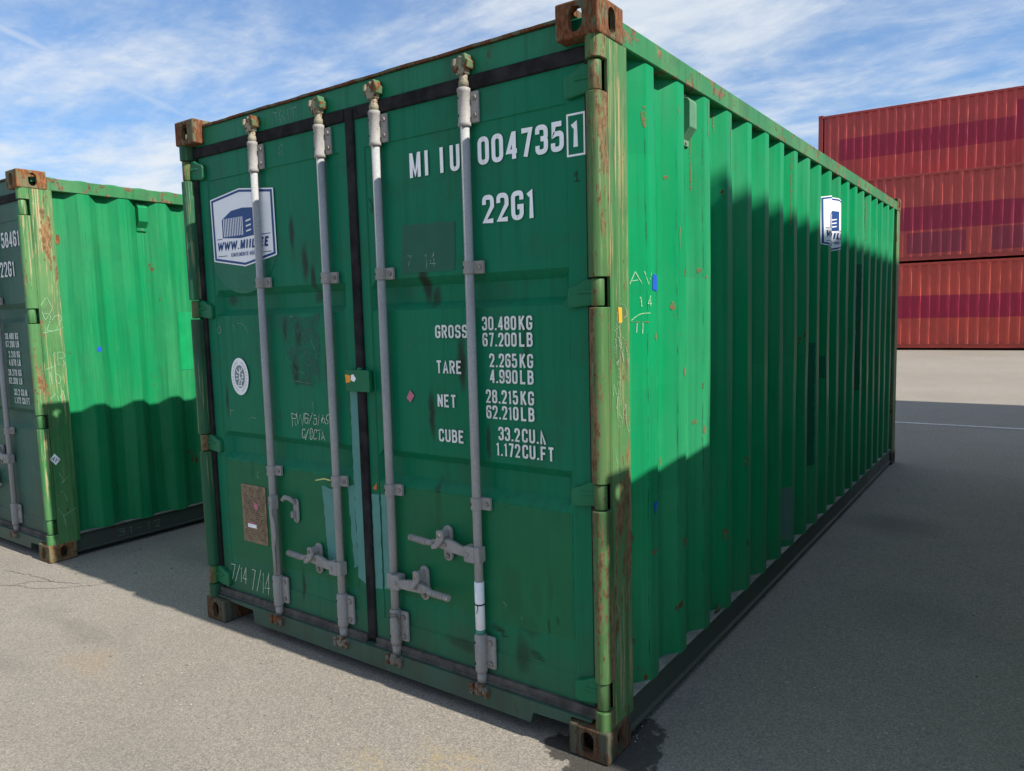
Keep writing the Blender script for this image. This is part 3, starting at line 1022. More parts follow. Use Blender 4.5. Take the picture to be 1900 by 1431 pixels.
    prism(bm, [(cx - 0.012, zh + 0.074), (cx + 0.012, zh + 0.074), (cx + 0.012, zh + 0.050), (cx - 0.012, zh + 0.050)], 'y', 0.008, 0.050, 0.002)
    disc_y(bm, cx, -0.006, zh + 0.060, 0.0095, 0.006, mi=1)
    put(bm, 'handle_catch', [mats['galv_old'], M['bolt']], bar)
    return bar


# ------------------------------------------------------------------ whole container
def container(name, label, group, loc, rz, L, H, mt, doors=False, seed=1.0, amp=0.004, cat='container'):
    W_ = 2.438
    root = thing(name, label, cat, loc, rz, group)
    for ix in (0, 1):
        for iy in (0, 1):
            for iz in (0, 1):
                me = casting_mesh(ix, iy, 0 if iz else 1, mt['casting'] if iz else mt['casting_low'])
                o = bpy.data.objects.new('corner_casting', me)
                o.location = (-W_ if ix else 0, L if iy else 0, H - 0.118 if iz else 0.118)
                link(o, root)
    # walls
    bm, fn = side_wall_mesh(L, 0.150, H - 0.10, amp, seed)
    put(bm, 'side_wall', mt['wall'], root)
    bm, _ = side_wall_mesh(L, 0.150, H - 0.10, amp, seed + 9, W_, 6)
    put(bm, 'side_wall', mt['wall'], root)
    bm = bmesh.new()
    corrugated_end(bm, W_, L - 0.05, 0.12, H - 0.06, -1)
    put(bm, 'end_wall', mt['wall'], root)
    if not doors:
        bm = bmesh.new()
        corrugated_end(bm, W_, 0.05, 0.12, H - 0.06, 1)
        put(bm, 'end_wall', mt['wall'], root)
    put(roof_mesh(L, W_, H - 0.036), 'roof', mt['roof'], root)
    for s in (0, 1):
        def X(a, c):
            return (-W_ - c, -W_ - a) if False else ((a, c) if not s else (-W_ - c, -W_ - a))
        bm = bmesh.new()
        a, c = X(-0.066, -0.004)
        box(bm, a, c, 0.176, L - 0.176, H - 0.119, H - 0.037, 0.004, 1)
        put(bm, 'top_side_rail', mt['rail'], root)
        bm = bmesh.new()
        sec = [(-0.070, 0.030), (-0.008, 0.030), (-0.008, 0.039), (-0.022, 0.045), (-0.024, 0.135), (-0.010, 0.150), (-0.010, 0.1555), (-0.070, 0.1555)]
        if s:
            sec = [(-W_ - x, z) for x, z in sec]
        prism(bm, sec, 'y', 0.176, L - 0.176)
        rl = put(bm, 'bottom_side_rail', mt['lowrail'], root)
        bm = bmesh.new()
        a, c = X(-0.068, -0.0115)
        box(bm, a, c, 0.21, L - 0.20, 0.1558, 0.159)
        put(bm, 'dusty_ledge', M['dustledge'], rl)
    # rear posts (and front ones when there are no doors)
    for ix in (0, 1):
        for iy in ((1,) if doors else (0, 1)):
            bm = bmesh.new()
            a, c = (-0.11, -0.005) if not ix else (-W_ + 0.005, -W_ + 0.11)
            y0, y1 = (L - 0.165, L - 0.005) if iy else (0.005, 0.165)
            box(bm, a, c, y0, y1, 0.112, H - 0.112, 0.006, 2)
            put(bm, 'corner_post', mt['post'], root)
    bm = bmesh.new()
    box(bm, -W_ + 0.12, -0.12, L - 0.11, L - 0.012, H - 0.11, H - 0.02, 0.006)
    put(bm, 'end_rail', mt['rail'], root)
    bm = bmesh.new()
    box(bm, -W_ + 0.12, -0.12, L - 0.11, L - 0.012, 0.025, 0.15, 0.006)
    put(bm, 'end_rail', mt['lowrail'], root)
    if not doors:
        bm = bmesh.new()
        box(bm, -W_ + 0.12, -0.12, 0.012, 0.11, H - 0.11, H - 0.02, 0.006)
        put(bm, 'end_rail', mt['rail'], root)
        bm = bmesh.new()
        box(bm, -W_ + 0.12, -0.12, 0.012, 0.11, 0.025, 0.15, 0.006)
        put(bm, 'end_rail', mt['lowrail'], root)
    bm = bmesh.new()
    box(bm, -W_ + 0.062, -0.062, 0.118, L - 0.118, 0.105, 0.148)
    put(bm, 'floor', M['floor_under'], root)
    return root, fn


def door_end(root, H, mt, handles=True):
    front_post(root, H, mt['post'], mt['column'], False)
    front_post(root, H, mt['post'], mt.get('column_far', mt['column']), True)
    # header with a slightly buckled drip edge
    bm = bmesh.new()
    box(bm, -2.360, -0.078, 0.060, 0.135, 2.461, 2.556, 0.004, 1)
    hd = put(bm, 'door_header', mt['header'], root)
    bm = bmesh.new()
    n = 60
    secs = []
    for i in range(n + 1):
        x = -2.285 + (2.285 - 0.153) * i / n
        dz = 0.004 * mnoise.noise(Vector((x * 5, 0, 2.2))) + 0.002 * mnoise.noise(Vector((x * 19, 0, 7)))
        secs.append([(x, 0.050, 2.556 + dz), (x, 0.050, 2.566 + dz), (x, 0.150, 2.570 + dz), (x, 0.150, 2.556 + dz)])
    rings(bm, secs, smooth=False)
    put(bm, 'drip_edge', M['casting'], hd)
    # sill with its two lifting pockets
    bm = bmesh.new()
    out = [(-2.274, 0.122), (-2.232, 0.116), (-2.060, 0.112), (-2.052, 0.046), (-0.345, 0.046), (-0.332, 0.088), (-0.165, 0.092), (-0.165, 0.124), (-0.080, 0.124),
           (-0.080, 0.133), (-2.358, 0.133), (-2.358, 0.124), (-2.274, 0.124)]
    prism(bm, out, 'y', 0.024, 0.094, 0.003)
    for a, c in ((-2.056, -2.050), (-0.348, -0.342)):
        box(bm, a, c, 0.090, 0.40, 0.046, 0.118)
    put(bm, 'door_sill', mt['sill'], root)
    spec = [(-1.2030, -0.0780, -1.140, -0.165, False), (-2.3600, -1.2350, -2.273, -1.298, True)]
    for (x0, x1, p0, p1, left) in spec:
        d = put(door_mesh(x0, x1, p0, p1), 'door', mt['door'], root)
        bm = bmesh.new()
        if left:
            box(bm, -2.3735, -2.3450, 0.048, 0.100, 0.166, 2.412, 0.005, 2)
            box(bm, -2.374, -1.247, 0.050, 0.098, 2.410, 2.462, 0.006, 2)
        else:
            box(bm, -0.0830, -0.0665, 0.048, 0.100, 0.166, 2.412, 0.005, 2)
            box(bm, -1.190, -0.066, 0.050, 0.098, 2.410, 2.462, 0.006, 2)
            box(bm, -1.2450, -1.1925, 0.050, 0.075, 0.150, 2.462, 0.008, 2)
        put(bm, 'gasket', M['gasket'], d)
        bm = bmesh.new()
        if left:
            box(bm, -2.374, -1.247, 0.046, 0.098, 0.134, 0.168, 0.005, 2)
            box(bm, -2.374, -1.247, 0.040, 0.060, 0.130, 0.142, 0.003, 1)
        else:
            box(bm, -1.190, -0.066, 0.046, 0.098, 0.134, 0.168, 0.005, 2)
            box(bm, -1.190, -0.066, 0.040, 0.060, 0.130, 0.142, 0.003, 1)
        put(bm, 'lower_gasket', M['gasket_low'], d)
        for z0, z1 in HZ:
            put(hinge_mesh(z0, z1, left), 'hinge', [mt['hinge'], mt['column']], d)
    hs = [(0, .7), (-1, 0.452), (1, 0.462), (-1, 0.655)] if handles else [None] * 4
    bars = []
    for bx, h in zip((-1.856, -1.388, -1.050, -0.583), hs):
        bars.append(lock_bar(root, bx, h, mt))
    return bars


def ventilator(root, yc, xw, mat):
    bm = bmesh.new()
    hw = 0.036
    prof = [(xw, 2.446), (xw + 0.030, 2.440), (xw + 0.040, 2.425), (xw + 0.040, 2.325), (xw + 0.004, 2.278), (xw, 2.278)]
    t = bmesh.new()
    prism(t, [(x, z) for x, z in prof], 'y', yc - hw, yc + hw, 0.004)
    merge(bm, t)
    box(bm, xw - 0.004, xw + 0.006, yc - hw, yc + hw, 2.255, 2.285, 0.003)
    box(bm, xw - 0.004, xw + 0.008, yc - hw, yc + hw, 2.44, 2.462, 0.003)
    v_ = put(bm, 'ventilator', mat, root)
    for k in range(6):
        bm = bmesh.new()
        z = 2.286 + k * 0.0065
        x = xw + 0.006 + k * 0.0050
        box(bm, x, x + 0.004, yc - hw + 0.006, yc + hw - 0.006, z, z + 0.0022)
        put(bm, 'vent_louvre', mat, v_)
    for dy, z, x in ((-0.022, 2.452, xw + 0.008), (0.022, 2.452, xw + 0.008), (0.0, 2.268, xw + 0.006)):
        bm = bmesh.new()
        rings(bm, [[(xx, yc + dy + q * math.cos(2 * math.pi * i / 8), z + q * math.sin(2 * math.pi * i / 8)) for i in range(8)] for xx, q in ((x, 0.007), (x + 0.006, 0.005))])
        put(bm, 'rivet', M['bolt'], v_)


def on_door(y=None, base=0.0030):
    def mp(u, v_, o=0.0):
        yy = YD + 0.0045 - base - o
        return Vector((u, yy, v_))
    return mp


DP = on_door(base=0.0056)


def logo(root, mp, cuts, sc=1.0):
    """white vinyl sign with blue frame and a drawing of a container; mp maps sign-plane metres"""
    hexa = [(-.255, .154), (-.012, .186), (.252, .158), (.255, -.150), (.008, -.190), (-.250, -.153)]
    bm = bmesh.new()
    poly_flat(bm, hexa, lambda a, b_: mp(a, b_, 0.0), cuts)
    st = put(bm, 'sign_sticker', M['vinyl'], root)
    bm = bmesh.new()

    def ring(k0, k1, off):
        n = len(hexa)
        for i in range(n):
            a, c = hexa[i], hexa[(i + 1) % n]
            poly_flat(bm, [(a[0] * k0, a[1] * (k0 + .0)), (c[0] * k0, c[1] * k0), (c[0] * k1, c[1] * k1), (a[0] * k1, a[1] * k1)], lambda p, q: mp(p, q, off), cuts)
    ring(0.965, 0.905, 0.0006)
    # container drawing: ribbed side, then the door end
    poly_flat(bm, [(-.165, .048), (-.085, .085), (.005, .092), (.095, .085), (.095, -.045), (-.02, -.052), (-.165, -.042)], lambda p, q: mp(p, q, 0.0006), cuts)
    put(bm, 'blue_print', M['blue'], st)
    bm = bmesh.new()
    for k in range(12):
        x = -.153 + k * .0138
        poly_flat(bm, [(x, .050), (x + .006, .0515), (x + .006, -.038), (x, -.0375)], lambda p, q: mp(p, q, 0.0012), cuts)
    for k in range(3):
        z = .022 - k * .024
        poly_flat(bm, [(.030, z), (.070, z + .006), (.070, z + .013), (.030, z + .007)], lambda p, q: mp(p, q, 0.0012), cuts)
    put(bm, 'white_print', M['vinyl'], st)
    bm = bmesh.new()
    f = lambda p, q, o=0.0: mp(p, q, 0.0007 + o)
    text(bm, 'WWW.MIIL.EE', -.215, -.105, .046, .030, .009, .0105, f, shear=0.22, maxseg=.008)
    text(bm, 'KONTEINERITE MÜÜK', 0.0, -.138, .018, .0100, .0030, .0030, f, align='m', maxseg=.008)
    for a, c, z in ((-.215, -.135, -.130), (.135, .215, -.130), (-.215, -.170, -.046), (.10, .215, -.046)):
        ribbon(bm, [Vector((a, z)), Vector((c, z))], .0035, f, False, .008)
    put(bm, 'sign_lettering', M['blue'], st)


def chalk(root, strokes, mp, wd=0.0035, mat=None, name='chalk_mark'):
    bm = bmesh.new()
    for k, s in enumerate(strokes):
        pts = [Vector(p) for p in s]
        # soften corners a little
        fp = fillet([(p.x, p.y, 1) for p in pts], False, 0.02)
        ribbon(bm, fp, wd, lambda a, b_, o=k * .00012: mp(a, b_, o), False)
    o = put(bm, name, mat or M['chalk'], root)
    o['kind'] = 'stuff'
    return o


def patch(root, pts, mp, mat, name='paint_patch', amp=0.003, cuts=None):
    bm = bmesh.new()
    poly_flat(bm, ragged(pts, amp) if amp else pts, lambda a, b_: mp(a, b_, 0.0), cuts)
    return put(bm, name, mat, root)


# ================================================================== the ground
def ground():
    m, b = new_mat('worn_asphalt')
    co = b.n('ShaderNodeTexCoord').outputs['Object']
    big = b.noise(co, 0.35, 6.0, 0.6)
    mid = b.noise(co, 2.6, 7.0, 0.65)
    fine = b.noise(co, 95.0, 4.0, 0.75)
    grit = b.noise(co, 260.0, 3.0, 0.7)
    A = 0.228
    col = b.mix(b.ss(big, 0.35, 0.65), (A * 0.98, A * 0.89, A * 0.76), (A * 1.12, A * 1.03, A * 0.90))
    hue = b.noise(co, 1.1, 4.0, 0.6)
    col = b.mix(b.ss(hue, 0.5, 0.68, 0.0, 0.5), col, (A * 1.12, A * 0.98, A * 0.86))
    col = b.mix(b.ss(mid, 0.48, 0.66, 0.0, 0.25), col, (A * 0.74, A * 0.74, A * 0.74))
    v1 = b.n('ShaderNodeTexVoronoi', {'Vector': b.sv(co, (1, 1, 0)), 'Scale': 165.0, 'Randomness': 1.0})
    r1 = b.sep(v1.outputs['Color'])
    col = b.mix(1.0, col, b.mix(r1[0], (0.72, 0.72, 0.72), (1.24, 1.23, 1.21)), 'MULTIPLY')
    gap_ = b.ss(v1.outputs['Distance'], 0.45, 0.75, 0.0, 0.38)
    col = b.mix(gap_, col, (A * 0.36, A * 0.36, A * 0.36))
    col = b.mix(b.ss(fine, 0.52, 0.62, 0.0, 0.30), col, (A * 0.55, A * 0.54, A * 0.52))
    col = b.mix(b.ss(grit, 0.55, 0.66, 0.0, 0.5), col, (A * 1.6, A * 1.52, A * 1.42))
    vo = b.n('ShaderNodeTexVoronoi', {'Vector': b.sv(co, (1, 1, 0)), 'Scale': 46.0, 'Randomness': 1.0})
    cell = b.sep(vo.outputs['Color'])
    sp = b.m('MULTIPLY', b.ss(vo.outputs['Distance'], 0.22, 0.14), b.ss(cell[0], 0.92, 0.96))
    col = b.mix(b.m('MULTIPLY', sp, 0.65), col, (0.50, 0.48, 0.44))
    sp2 = b.m('MULTIPLY', b.ss(vo.outputs['Distance'], 0.30, 0.2), b.ss(cell[1], 0.90, 0.94))
    col = b.mix(b.m('MULTIPLY', sp2, 0.5), col, (0.07, 0.07, 0.07))
    nz = b.sv(b.v('SUBTRACT', b.n('ShaderNodeTexNoise', {'Vector': co, 'Scale': 5.0, 'Detail': 6.0, 'Roughness': 0.65}).outputs['Color'], (0.5, 0.5, 0.5)), (0.30, 0.30, 0))
    cd = b.v('ADD', co, nz)

    def spot(x, y, rx, ry, lo=1.0, hi=0.6):
        return b.ss(b.v('LENGTH', b.sv(b.v('SUBTRACT', cd, (x, y, 0)), (1 / rx, 1 / ry, 0))), lo, hi)
    brk = b.ss(b.noise(co, 30.0, 5.0, 0.7), 0.42, 0.62)
    # traces of old yellow line paint, rusty run-off, oil
    col = b.mix(b.m('MULTIPLY', b.m('MULTIPLY', spot(-0.50, -0.26, 0.20, 0.12, 1.0, 0.2), brk), 0.32), col, (0.40, 0.28, 0.07))
    col = b.mix(b.m('MULTIPLY', b.m('MULTIPLY', spot(-0.72, -0.42, 0.16, 0.10, 1.0, 0.2), brk), 0.25), col, (0.36, 0.25, 0.08))
    col = b.mix(b.m('MULTIPLY', spot(-2.42, -0.61, 0.26, 0.14, 1.0, 0.1), 0.2), col, (0.30, 0.19, 0.10))
    col = b.mix(b.m('MULTIPLY', spot(-2.75, -0.85, 0.25, 0.12, 1.0, 0.1), 0.35), col, (0.10, 0.10, 0.10))
    for (x, y, rx, ry, s) in ((0.35, 3.7, 0.45, 0.4, .45), (-3.4, 0.6, 0.5, 0.25, .35), (-2.9, -0.45, 0.7, 0.12, .25), (-1.2, -0.9, 0.9, 0.3, .12), (0.7, 2.0, 0.5, 0.5, .2)):
        col = b.mix(b.m('MULTIPLY', spot(x, y, rx, ry, 1.0, 0.1), s), col, (0.07, 0.07, 0.068))
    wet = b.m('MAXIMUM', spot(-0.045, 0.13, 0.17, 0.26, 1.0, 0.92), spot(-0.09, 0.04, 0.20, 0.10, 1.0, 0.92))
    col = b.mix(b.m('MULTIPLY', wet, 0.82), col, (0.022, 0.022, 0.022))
    # long paving joints far out on the yard
    rg = b.m('SUBTRACT', 0.88, b.m('MULTIPLY', wet, 0.38))
    hgt = b.m('ADD', b.m('MULTIPLY', fine, 0.6), b.m('MULTIPLY', grit, 0.5))
    finish_mat(b, col, rg, 0.0, hgt, 0.55, 0.006, 0.3)
    bm = bmesh.new()
    n = 2500.0
    bm.faces.new([bm.verts.new(p) for p in ((-n, -n, 0), (n, -n, 0), (n, n, 0), (-n, n, 0))])
    g = put(bm, 'asphalt_yard', m)
    g['kind'] = 'structure'
    g['label'] = 'pale grey worn asphalt of the container yard'
    g['category'] = 'ground'
    # painted line across the yard behind the container
    mw = rag_mat('white_road_paint', (0.55, 0.54, 0.51), 0.34, 30.0)
    bm = bmesh.new()
    poly_flat(bm, ragged([(-9.0, 8.55), (12.0, 9.15), (12.0, 9.23), (-9.0, 8.63)], 0.006, 0.4), lambda a, b_: Vector((a, b_, 0.004)))
    put(bm, 'painted_line', mw, g)
    # cracks in the old surface
    mk = plain_mat('crack_dark', (0.085, 0.08, 0.075), 0.95)
    rnd = random.Random(3)
    for pts in ([(-4.30, -0.55), (-3.95, -0.38), (-3.70, -0.30), (-3.52, -0.12), (-3.42, 0.02)], [(-4.3, -0.28), (-4.0, -0.22), (-3.78, -0.2), (-3.6, -0.13)], [(-3.95, -0.38), (-3.9, -0.26), (-3.78, -0.2)]):
        fp = []
        for a, c in zip(pts, pts[1:]):
            a, c = Vector(a), Vector(c)
            for k in range(12):
                p = a.lerp(c, k / 12)
                fp.append(Vector((p.x + rnd.uniform(-.012, .012), p.y + rnd.uniform(-.012, .012))))
        bm = bmesh.new()
        ribbon(bm, fp, 0.0035, lambda u, v_: Vector((u, v_, 0.003)))
        put(bm, 'crack', mk, g)
    # crumbs of grit lying about
    bm = bmesh.new()
    for k in range(420):
        if k < 60:
            x, y = rnd.uniform(-0.02, 0.25), rnd.uniform(0.15, 0.5)
            x, y = x - 0.12 + rnd.gauss(0, .05), y
            r = rnd.uniform(.002, .006)
        else:
            x, y = rnd.uniform(-4.5, 1.2), rnd.uniform(-1.3, 6.0)
            if -2.45 < x < 0.02 and y > -.02:
                x += 2.6
                if x > 1.7:
                    continue
            r = rnd.uniform(.0025, .0065)
        bmesh.ops.create_icosphere(bm, subdivisions=1, radius=r, matrix=Matrix.Translation((x, y, r * 0.5)) @ Matrix.Diagonal((1, rnd.uniform(.6, 1.3), rnd.uniform(.4, .8), 1)))
    gr = put(bm, 'loose_grit', plain_mat('grit', (0.22, 0.21, 0.20), 0.9, 0.7, 9.0))
    gr['kind'] = 'stuff'
    gr['label'] = 'small crumbs of grit scattered over the asphalt'
    gr['category'] = 'grit'


ground()

# ================================================================== containers
MT_MAIN = dict(casting=M['casting'], casting_low=M['casting_low'], wall=M['wall'], roof=M['roofp'], rail=M['rail'], lowrail=M['lowrail'], post=M['post'], column=M['column'], column_far=M['column_far'],
               header=M['header'], sill=M['sill'], door=M['door'], hinge=M['hinge'], galv=M['galv'], galv_old=M['galv_old'], cam=M['cam'], cam_low=M['cam_low'], keeper=M['keeper'])
M['casting2'] = paint_mat('casting_orange', (0.13, 0.12, 0.06), (0.16, 0.13, 0.07), rust=0.92, streak=0.5, dirt=0.2, rough=0.75, rust_scale=12.0, rstretch=0.5, rust_col=(0.27, 0.115, 0.05))
MT_LEFT = dict(MT_MAIN, column_far=M['post2'], wall=M['wall2'], post=M['post2'], column=M['post2'], casting=M['casting2'], casting_low=M['casting2'], door=M['door2'], sill=M['door2'], header=M['door2'])

main, wx = container('shipping_container', 'big green shipping container in the middle, doors shut, white numbers on its doors', 'green containers in the row', (0, 0, 0.002), 0.0, 6.058, 2.591, MT_MAIN, True, 1.0, 0.0050)
bars = door_end(main, 2.591, MT_MAIN)
ventilator(main, 0.822, -0.054, M['vent'])

left, lwx = container('shipping_container', 'green shipping container at the left edge, scraped rusty corner post, half hidden', 'green containers in the row', (-4.17, -0.06, 0.002), R(0.4), 6.058, 2.591, MT_LEFT, True, 5.0, 0.006)
door_end(left, 2.591, MT_LEFT)
ventilator(left, 0.822, -0.054, M['wall2'])

# ---- lettering on the middle container
def word(root, s_, u, v_, h, cw, gap, st, mp, mat, name='lettering', **k):
    b_ = bmesh.new()
    text(b_, s_, u, v_, h, cw, gap, st, mp, **k)
    return put(b_, name, mat, root)


bm = bmesh.new()
for ch, u in (('M', -.889), ('I', -.812), ('I', -.734), ('U', -.680)):
    word(main, ch, u, 2.131, .099, .048, .01, .0165, DP, M['white'], 'owner_lettering')
bm.free()
word(main, '004735', -0.545, 2.136, .101, .0525, .0118, .0175, DP, M['white'], 'number_lettering')
word(main, '1', -0.145, 2.139, .090, .050, .01, .0175, DP, M['white'], 'number_lettering')
bm = bmesh.new()
fr = [(-.157, 2.115), (-.091, 2.115), (-.091, 2.250), (-.157, 2.250)]
ribbon(bm, [Vector(p) for p in fr], .0065, lambda a, b_: DP(a, b_, 0), True)
put(bm, 'number_frame', M['white'], main)
word(main, '22G1', -0.531, 1.921, .104, .0545, .0115, .0175, DP, M['white'], 'number_lettering')
RX = -0.402
H_ = .052
for z, a, c in ((1.526, '30.480', 'KG'), (1.465, '67.200', 'LB'), (1.387, '2.265', 'KG'), (1.327, '4.990', 'LB'), (1.250, '28.215', 'KG'), (1.190, '62.210', 'LB')):
    word(main, a, RX + .012, z, H_, .0245, .0052, .0082, DP, M['white_worn'], 'weight_lettering', align='r')
    word(main, c, RX + .023, z, H_, .0262, .0075, .0084, DP, M['white_worn'], 'weight_lettering')
word(main, '33.2', RX + .016, 1.110, H_, .0245, .0052, .0082, DP, M['white_worn'], 'weight_lettering', align='r')
word(main, 'CU.', RX + .025, 1.110, H_, .0262, .0060, .0084, DP, M['white_worn'], 'weight_lettering')
bm = bmesh.new()
ribbon(bm, [Vector((RX + .110, 1.110)), Vector((RX + .111, 1.158)), Vector((RX + .127, 1.110))], .0084, lambda a, b_: DP(a, b_, 0))
put(bm, 'weight_lettering', M['white_worn'], main)
word(main, '1.172', RX + .016, 1.050, H_, .0245, .0052, .0082, DP, M['white_worn'], 'weight_lettering', align='r')
word(main, 'CU.FT', RX + .025, 1.050, H_, .0262, .0060, .0084, DP, M['white_worn'], 'weight_lettering')
for z, t_ in ((1.497, 'GROSS'), (1.357, 'TARE'), (1.222, 'NET'), (1.082, 'CUBE')):
    word(main, t_, -0.786, z, H_, .0275, .0070, .0086, DP, M['white_worn'], 'weight_lettering')


def offm(cx, cz, y):
    return lambda a, b_, o=0.0: Vector((cx + a, y - o, cz + b_))


logo(main, offm(-2.006, 2.040, YD + 0.0045 - 0.0060), None)
# touched-up paint on the doors
circ = [(-2.02 + .27 * math.cos(k * math.pi / 18), 1.96 + .24 * math.sin(k * math.pi / 18)) for k in range(36)]
circ = [(max(-2.268, x), z) for x, z in circ]
patch(main, [p for i, p in enumerate(circ) if i == 0 or p != circ[i - 1]], on_door(base=0.0030), M['touch_c'], amp=0)
patch(main, [(-.945, 1.955), (-.668, 1.945), (-.676, 1.760), (-.957, 1.760)], on_door(base=0.0030), M['touch'], amp=.002)
patch(main, [(-1.76, 1.60), (-1.48, 1.60), (-1.50, 1.28), (-1.70, 1.29), (-1.72, 1.40)], on_door(base=0.0030), M['touch_w'], amp=.010)
patch(main, [(-1.134, .868), (-.170, .868), (-.172, .395), (-.45, .385), (-.80, .40), (-1.134, .385)], on_door(base=0.0026), M['touch_n'], amp=.004)
patch(main, [(-2.268, .868), (-1.302, .868), (-1.302, .36), (-1.7, .37), (-2.268, .345)], on_door(base=0.0026), M['touch_n'], amp=.004)
fm = lambda a, b_, o=0.0: Vector((a, YD - 0.0028 - o, b_))
patch(main, [(-1.297, 1.265), (-1.247, 1.27), (-1.247, .40), (-1.296, .42)], fm, M['teal'], amp=.003)
patch(main, [(-1.345, .83), (-1.302, .84), (-1.300, .47), (-1.325, .46)], on_door(base=0.0032), M['teal'], amp=.004)
patch(main, [(-1.520, .815), (-1.425, .80), (-1.425, .440), (-1.500, .455)], on_door(base=0.0032), M['teal'], amp=.003)
patch(main, [(-1.188, .815), (-1.142, .82), (-1.142, .395), (-1.187, .39)], fm, M['teal'], amp=.003)
patch(main, [(-1.136, .82), (-1.095, .82), (-1.095, .40), (-1.136, .395)], on_door(base=0.0032), M['teal'], amp=.003)
# small stickers
patch(main, [(-.956, 1.250), (-.935, 1.232), (-.912, 1.262), (-.935, 1.283)], DP, M['pink'], 'pink_sticker', 0)
patch(main, [(-1.180, .842), (-1.156, .836), (-1.152, .870)], fm, M['redorange'], 'orange_sticker', 0)
# round inspection mark: white oval with grey figure field
bm = bmesh.new()
el = lambda rx, rz, n=40: [(rx * math.cos(2 * math.pi * k / n), rz * math.sin(2 * math.pi * k / n)) for k in range(n)]
om = offm(-2.102, 1.307, YD + 0.0045 - 0.0058)
poly_flat(bm, el(.072, .094), lambda a, b_: om(a, b_, 0))
ov = put(bm, 'oval_emblem', M['vinyl'], main)
bm = bmesh.new()
poly_flat(bm, el(.042, .058), lambda a, b_: om(a, b_, .0006))
for k in range(26):
    a = math.pi * (0.62 + 1.76 * k / 25) + math.pi
    if k in (12, 13):
        continue
    p = Vector((.056 * math.cos(a), .075 * math.sin(a)))
    t_ = Vector((-math.sin(a), math.cos(a))) * .004
    nrm = Vector((math.cos(a), math.sin(a))) * .0055
    for q in ((p - t_ - nrm, p - t_ + nrm), (p - nrm * .9, p + t_ * .8)):
        ribbon(bm, list(q), .0019, lambda u, v_, o=.0006 + k * 5e-6: om(u, v_, o))
put(bm, 'emblem_print', M['grey_print'], ov)
bm = bmesh.new()
fig = [[(0, .045), (.004, .02), (-.002, 0), (-.006, -.025), (-.012, -.042)], [(0, .02), (.018, .034), (.022, .046)], [(0, .018), (-.016, .022), (-.024, .036)], [(0, 0), (.012, -.020), (.010, -.042)],
       [(-.03, .005), (-.016, .005)], [(-.03, -.012), (-.016, -.012)], [(.016, .012), (.028, .012), (.028, -.004), (.016, -.004)], [(.018, -.016), (.028, -.022)], [(-.02, -.047), (.02, -.047)]]
for k, s in enumerate(fig):
    ribbon(bm, [Vector(p) for p in s], .0062, lambda u, v_, o=.0012 + k * 2e-5: om(u, v_, o))
put(bm, 'emblem_figure', M['vinyl'], ov)
# data plate
bm = bmesh.new()
pm = offm(-2.048, 0.605, 0)
box(bm, -2.148, -1.948, YD - 0.003, YD + 0.006, 0.455, 0.755, 0.0015)
pt = put(bm, 'data_plate', M['plate'], main)
bm = bmesh.new()
rnd = random.Random(11)
for k in range(26):
    z = .135 - k * .0105
    x = -.088 + rnd.uniform(0, .02)
    while x < .085:
        l_ = rnd.uniform(.006, .03)
        ribbon(bm, [Vector((x, z)), Vector((min(.09, x + l_), z + rnd.uniform(-.001, .001)))], rnd.uniform(.002, .005), lambda u, v_: pm(u, v_, -(YD - 0.0036)))
        x += l_ + rnd.uniform(.004, .014)
put(bm, 'plate_engraving', M['plate_ink'], pt)
bm = bmesh.new()
box(bm, -2.105, -2.035, YD - 0.0044, YD - 0.003, .533, .552)
put(bm, 'plate_label', M['white'], pt)
bm = bmesh.new()
box(bm, -2.092, -2.045, YD - 0.0044, YD - 0.003, .556, .562)
poly_flat(bm, [(-2.03 + .018 * math.cos(k), .650 + .018 * math.sin(k)) for k in (0, 1.2, 2.3, 3.3, 4.4, 5.4)], lambda a, b_: Vector((a, YD - 0.0044, b_)))
put(bm, 'pink_tag', M['pink'], pt)
# door lock plate across the middle joint
bm = bmesh.new()
box(bm, -1.290, -1.142, 0.030, 0.052, 1.268, 1.362, 0.004, 2)
box(bm, -1.222, -1.196, 0.036, 0.054, 1.360, 1.372, 0.003)
lk = put(bm, 'lock_plate', M['hinge'], main)
lm = lambda a, b_, o=0.0: Vector((a, 0.0290 - o, b_))
patch(lk, [(-1.288, 1.342), (-1.255, 1.338), (-1.256, 1.310), (-1.284, 1.304)], lm, M['orange'], 'orange_sticker', 0)
patch(lk, [(-1.250, 1.338), (-1.236, 1.344), (-1.222, 1.326), (-1.234, 1.310), (-1.252, 1.316)], lm, M['white'], 'torn_label', .002)
# tape, cable tie, wire on the lock rods
bm = bmesh.new()
lathe_z(bm, -.583, YB, [(.352, .0178), (.353, .0192), (.545, .0195), (.546, .0178)], 20)
tp = put(bm, 'white_tape', M['tape'], bars[3])
bm = bmesh.new()
lathe_z(bm, -.583, YB, [(.336, .0178), (.337, .0190), (.352, .0190), (.3525, .0178)], 20)
put(bm, 'green_tape', M['tape_green'], bars[3])
bm = bmesh.new()
lathe_z(bm, -.583, YB, [(.452, .019), (.453, .0215), (.4575, .0215), (.4585, .019)], 20)
tube(bm, [(-.578, .016, .455), (-.574, .010, .440), (-.580, .012, .424)], .0016, 6)
put(bm, 'cable_tie', M['black'], bars[3])
bm = bmesh.new()
tube(bm, [(-1.40, .014, .862), (-1.44, .010, .866), (-1.50, .012, .852)], .003, 6)
put(bm, 'yellow_tie', M['tie'], bars[1])
bm = bmesh.new()
tube(bm, [(-1.075, .02, .325), (-1.05, .008, .318), (-1.025, .016, .322), (-1.008, .026, .290), (-1.012, .020, .250), (-1.000, .016, .215), (-1.008, .020, .180), (-.998, .020, .165)], .0022, 6)
tube(bm, [(-1.072, .014, .314), (-1.05, .006, .306), (-1.022, .014, .312), (-1.002, .024, .262), (-1.010, .014, .225), (-1.004, .016, .190)], .002, 6)
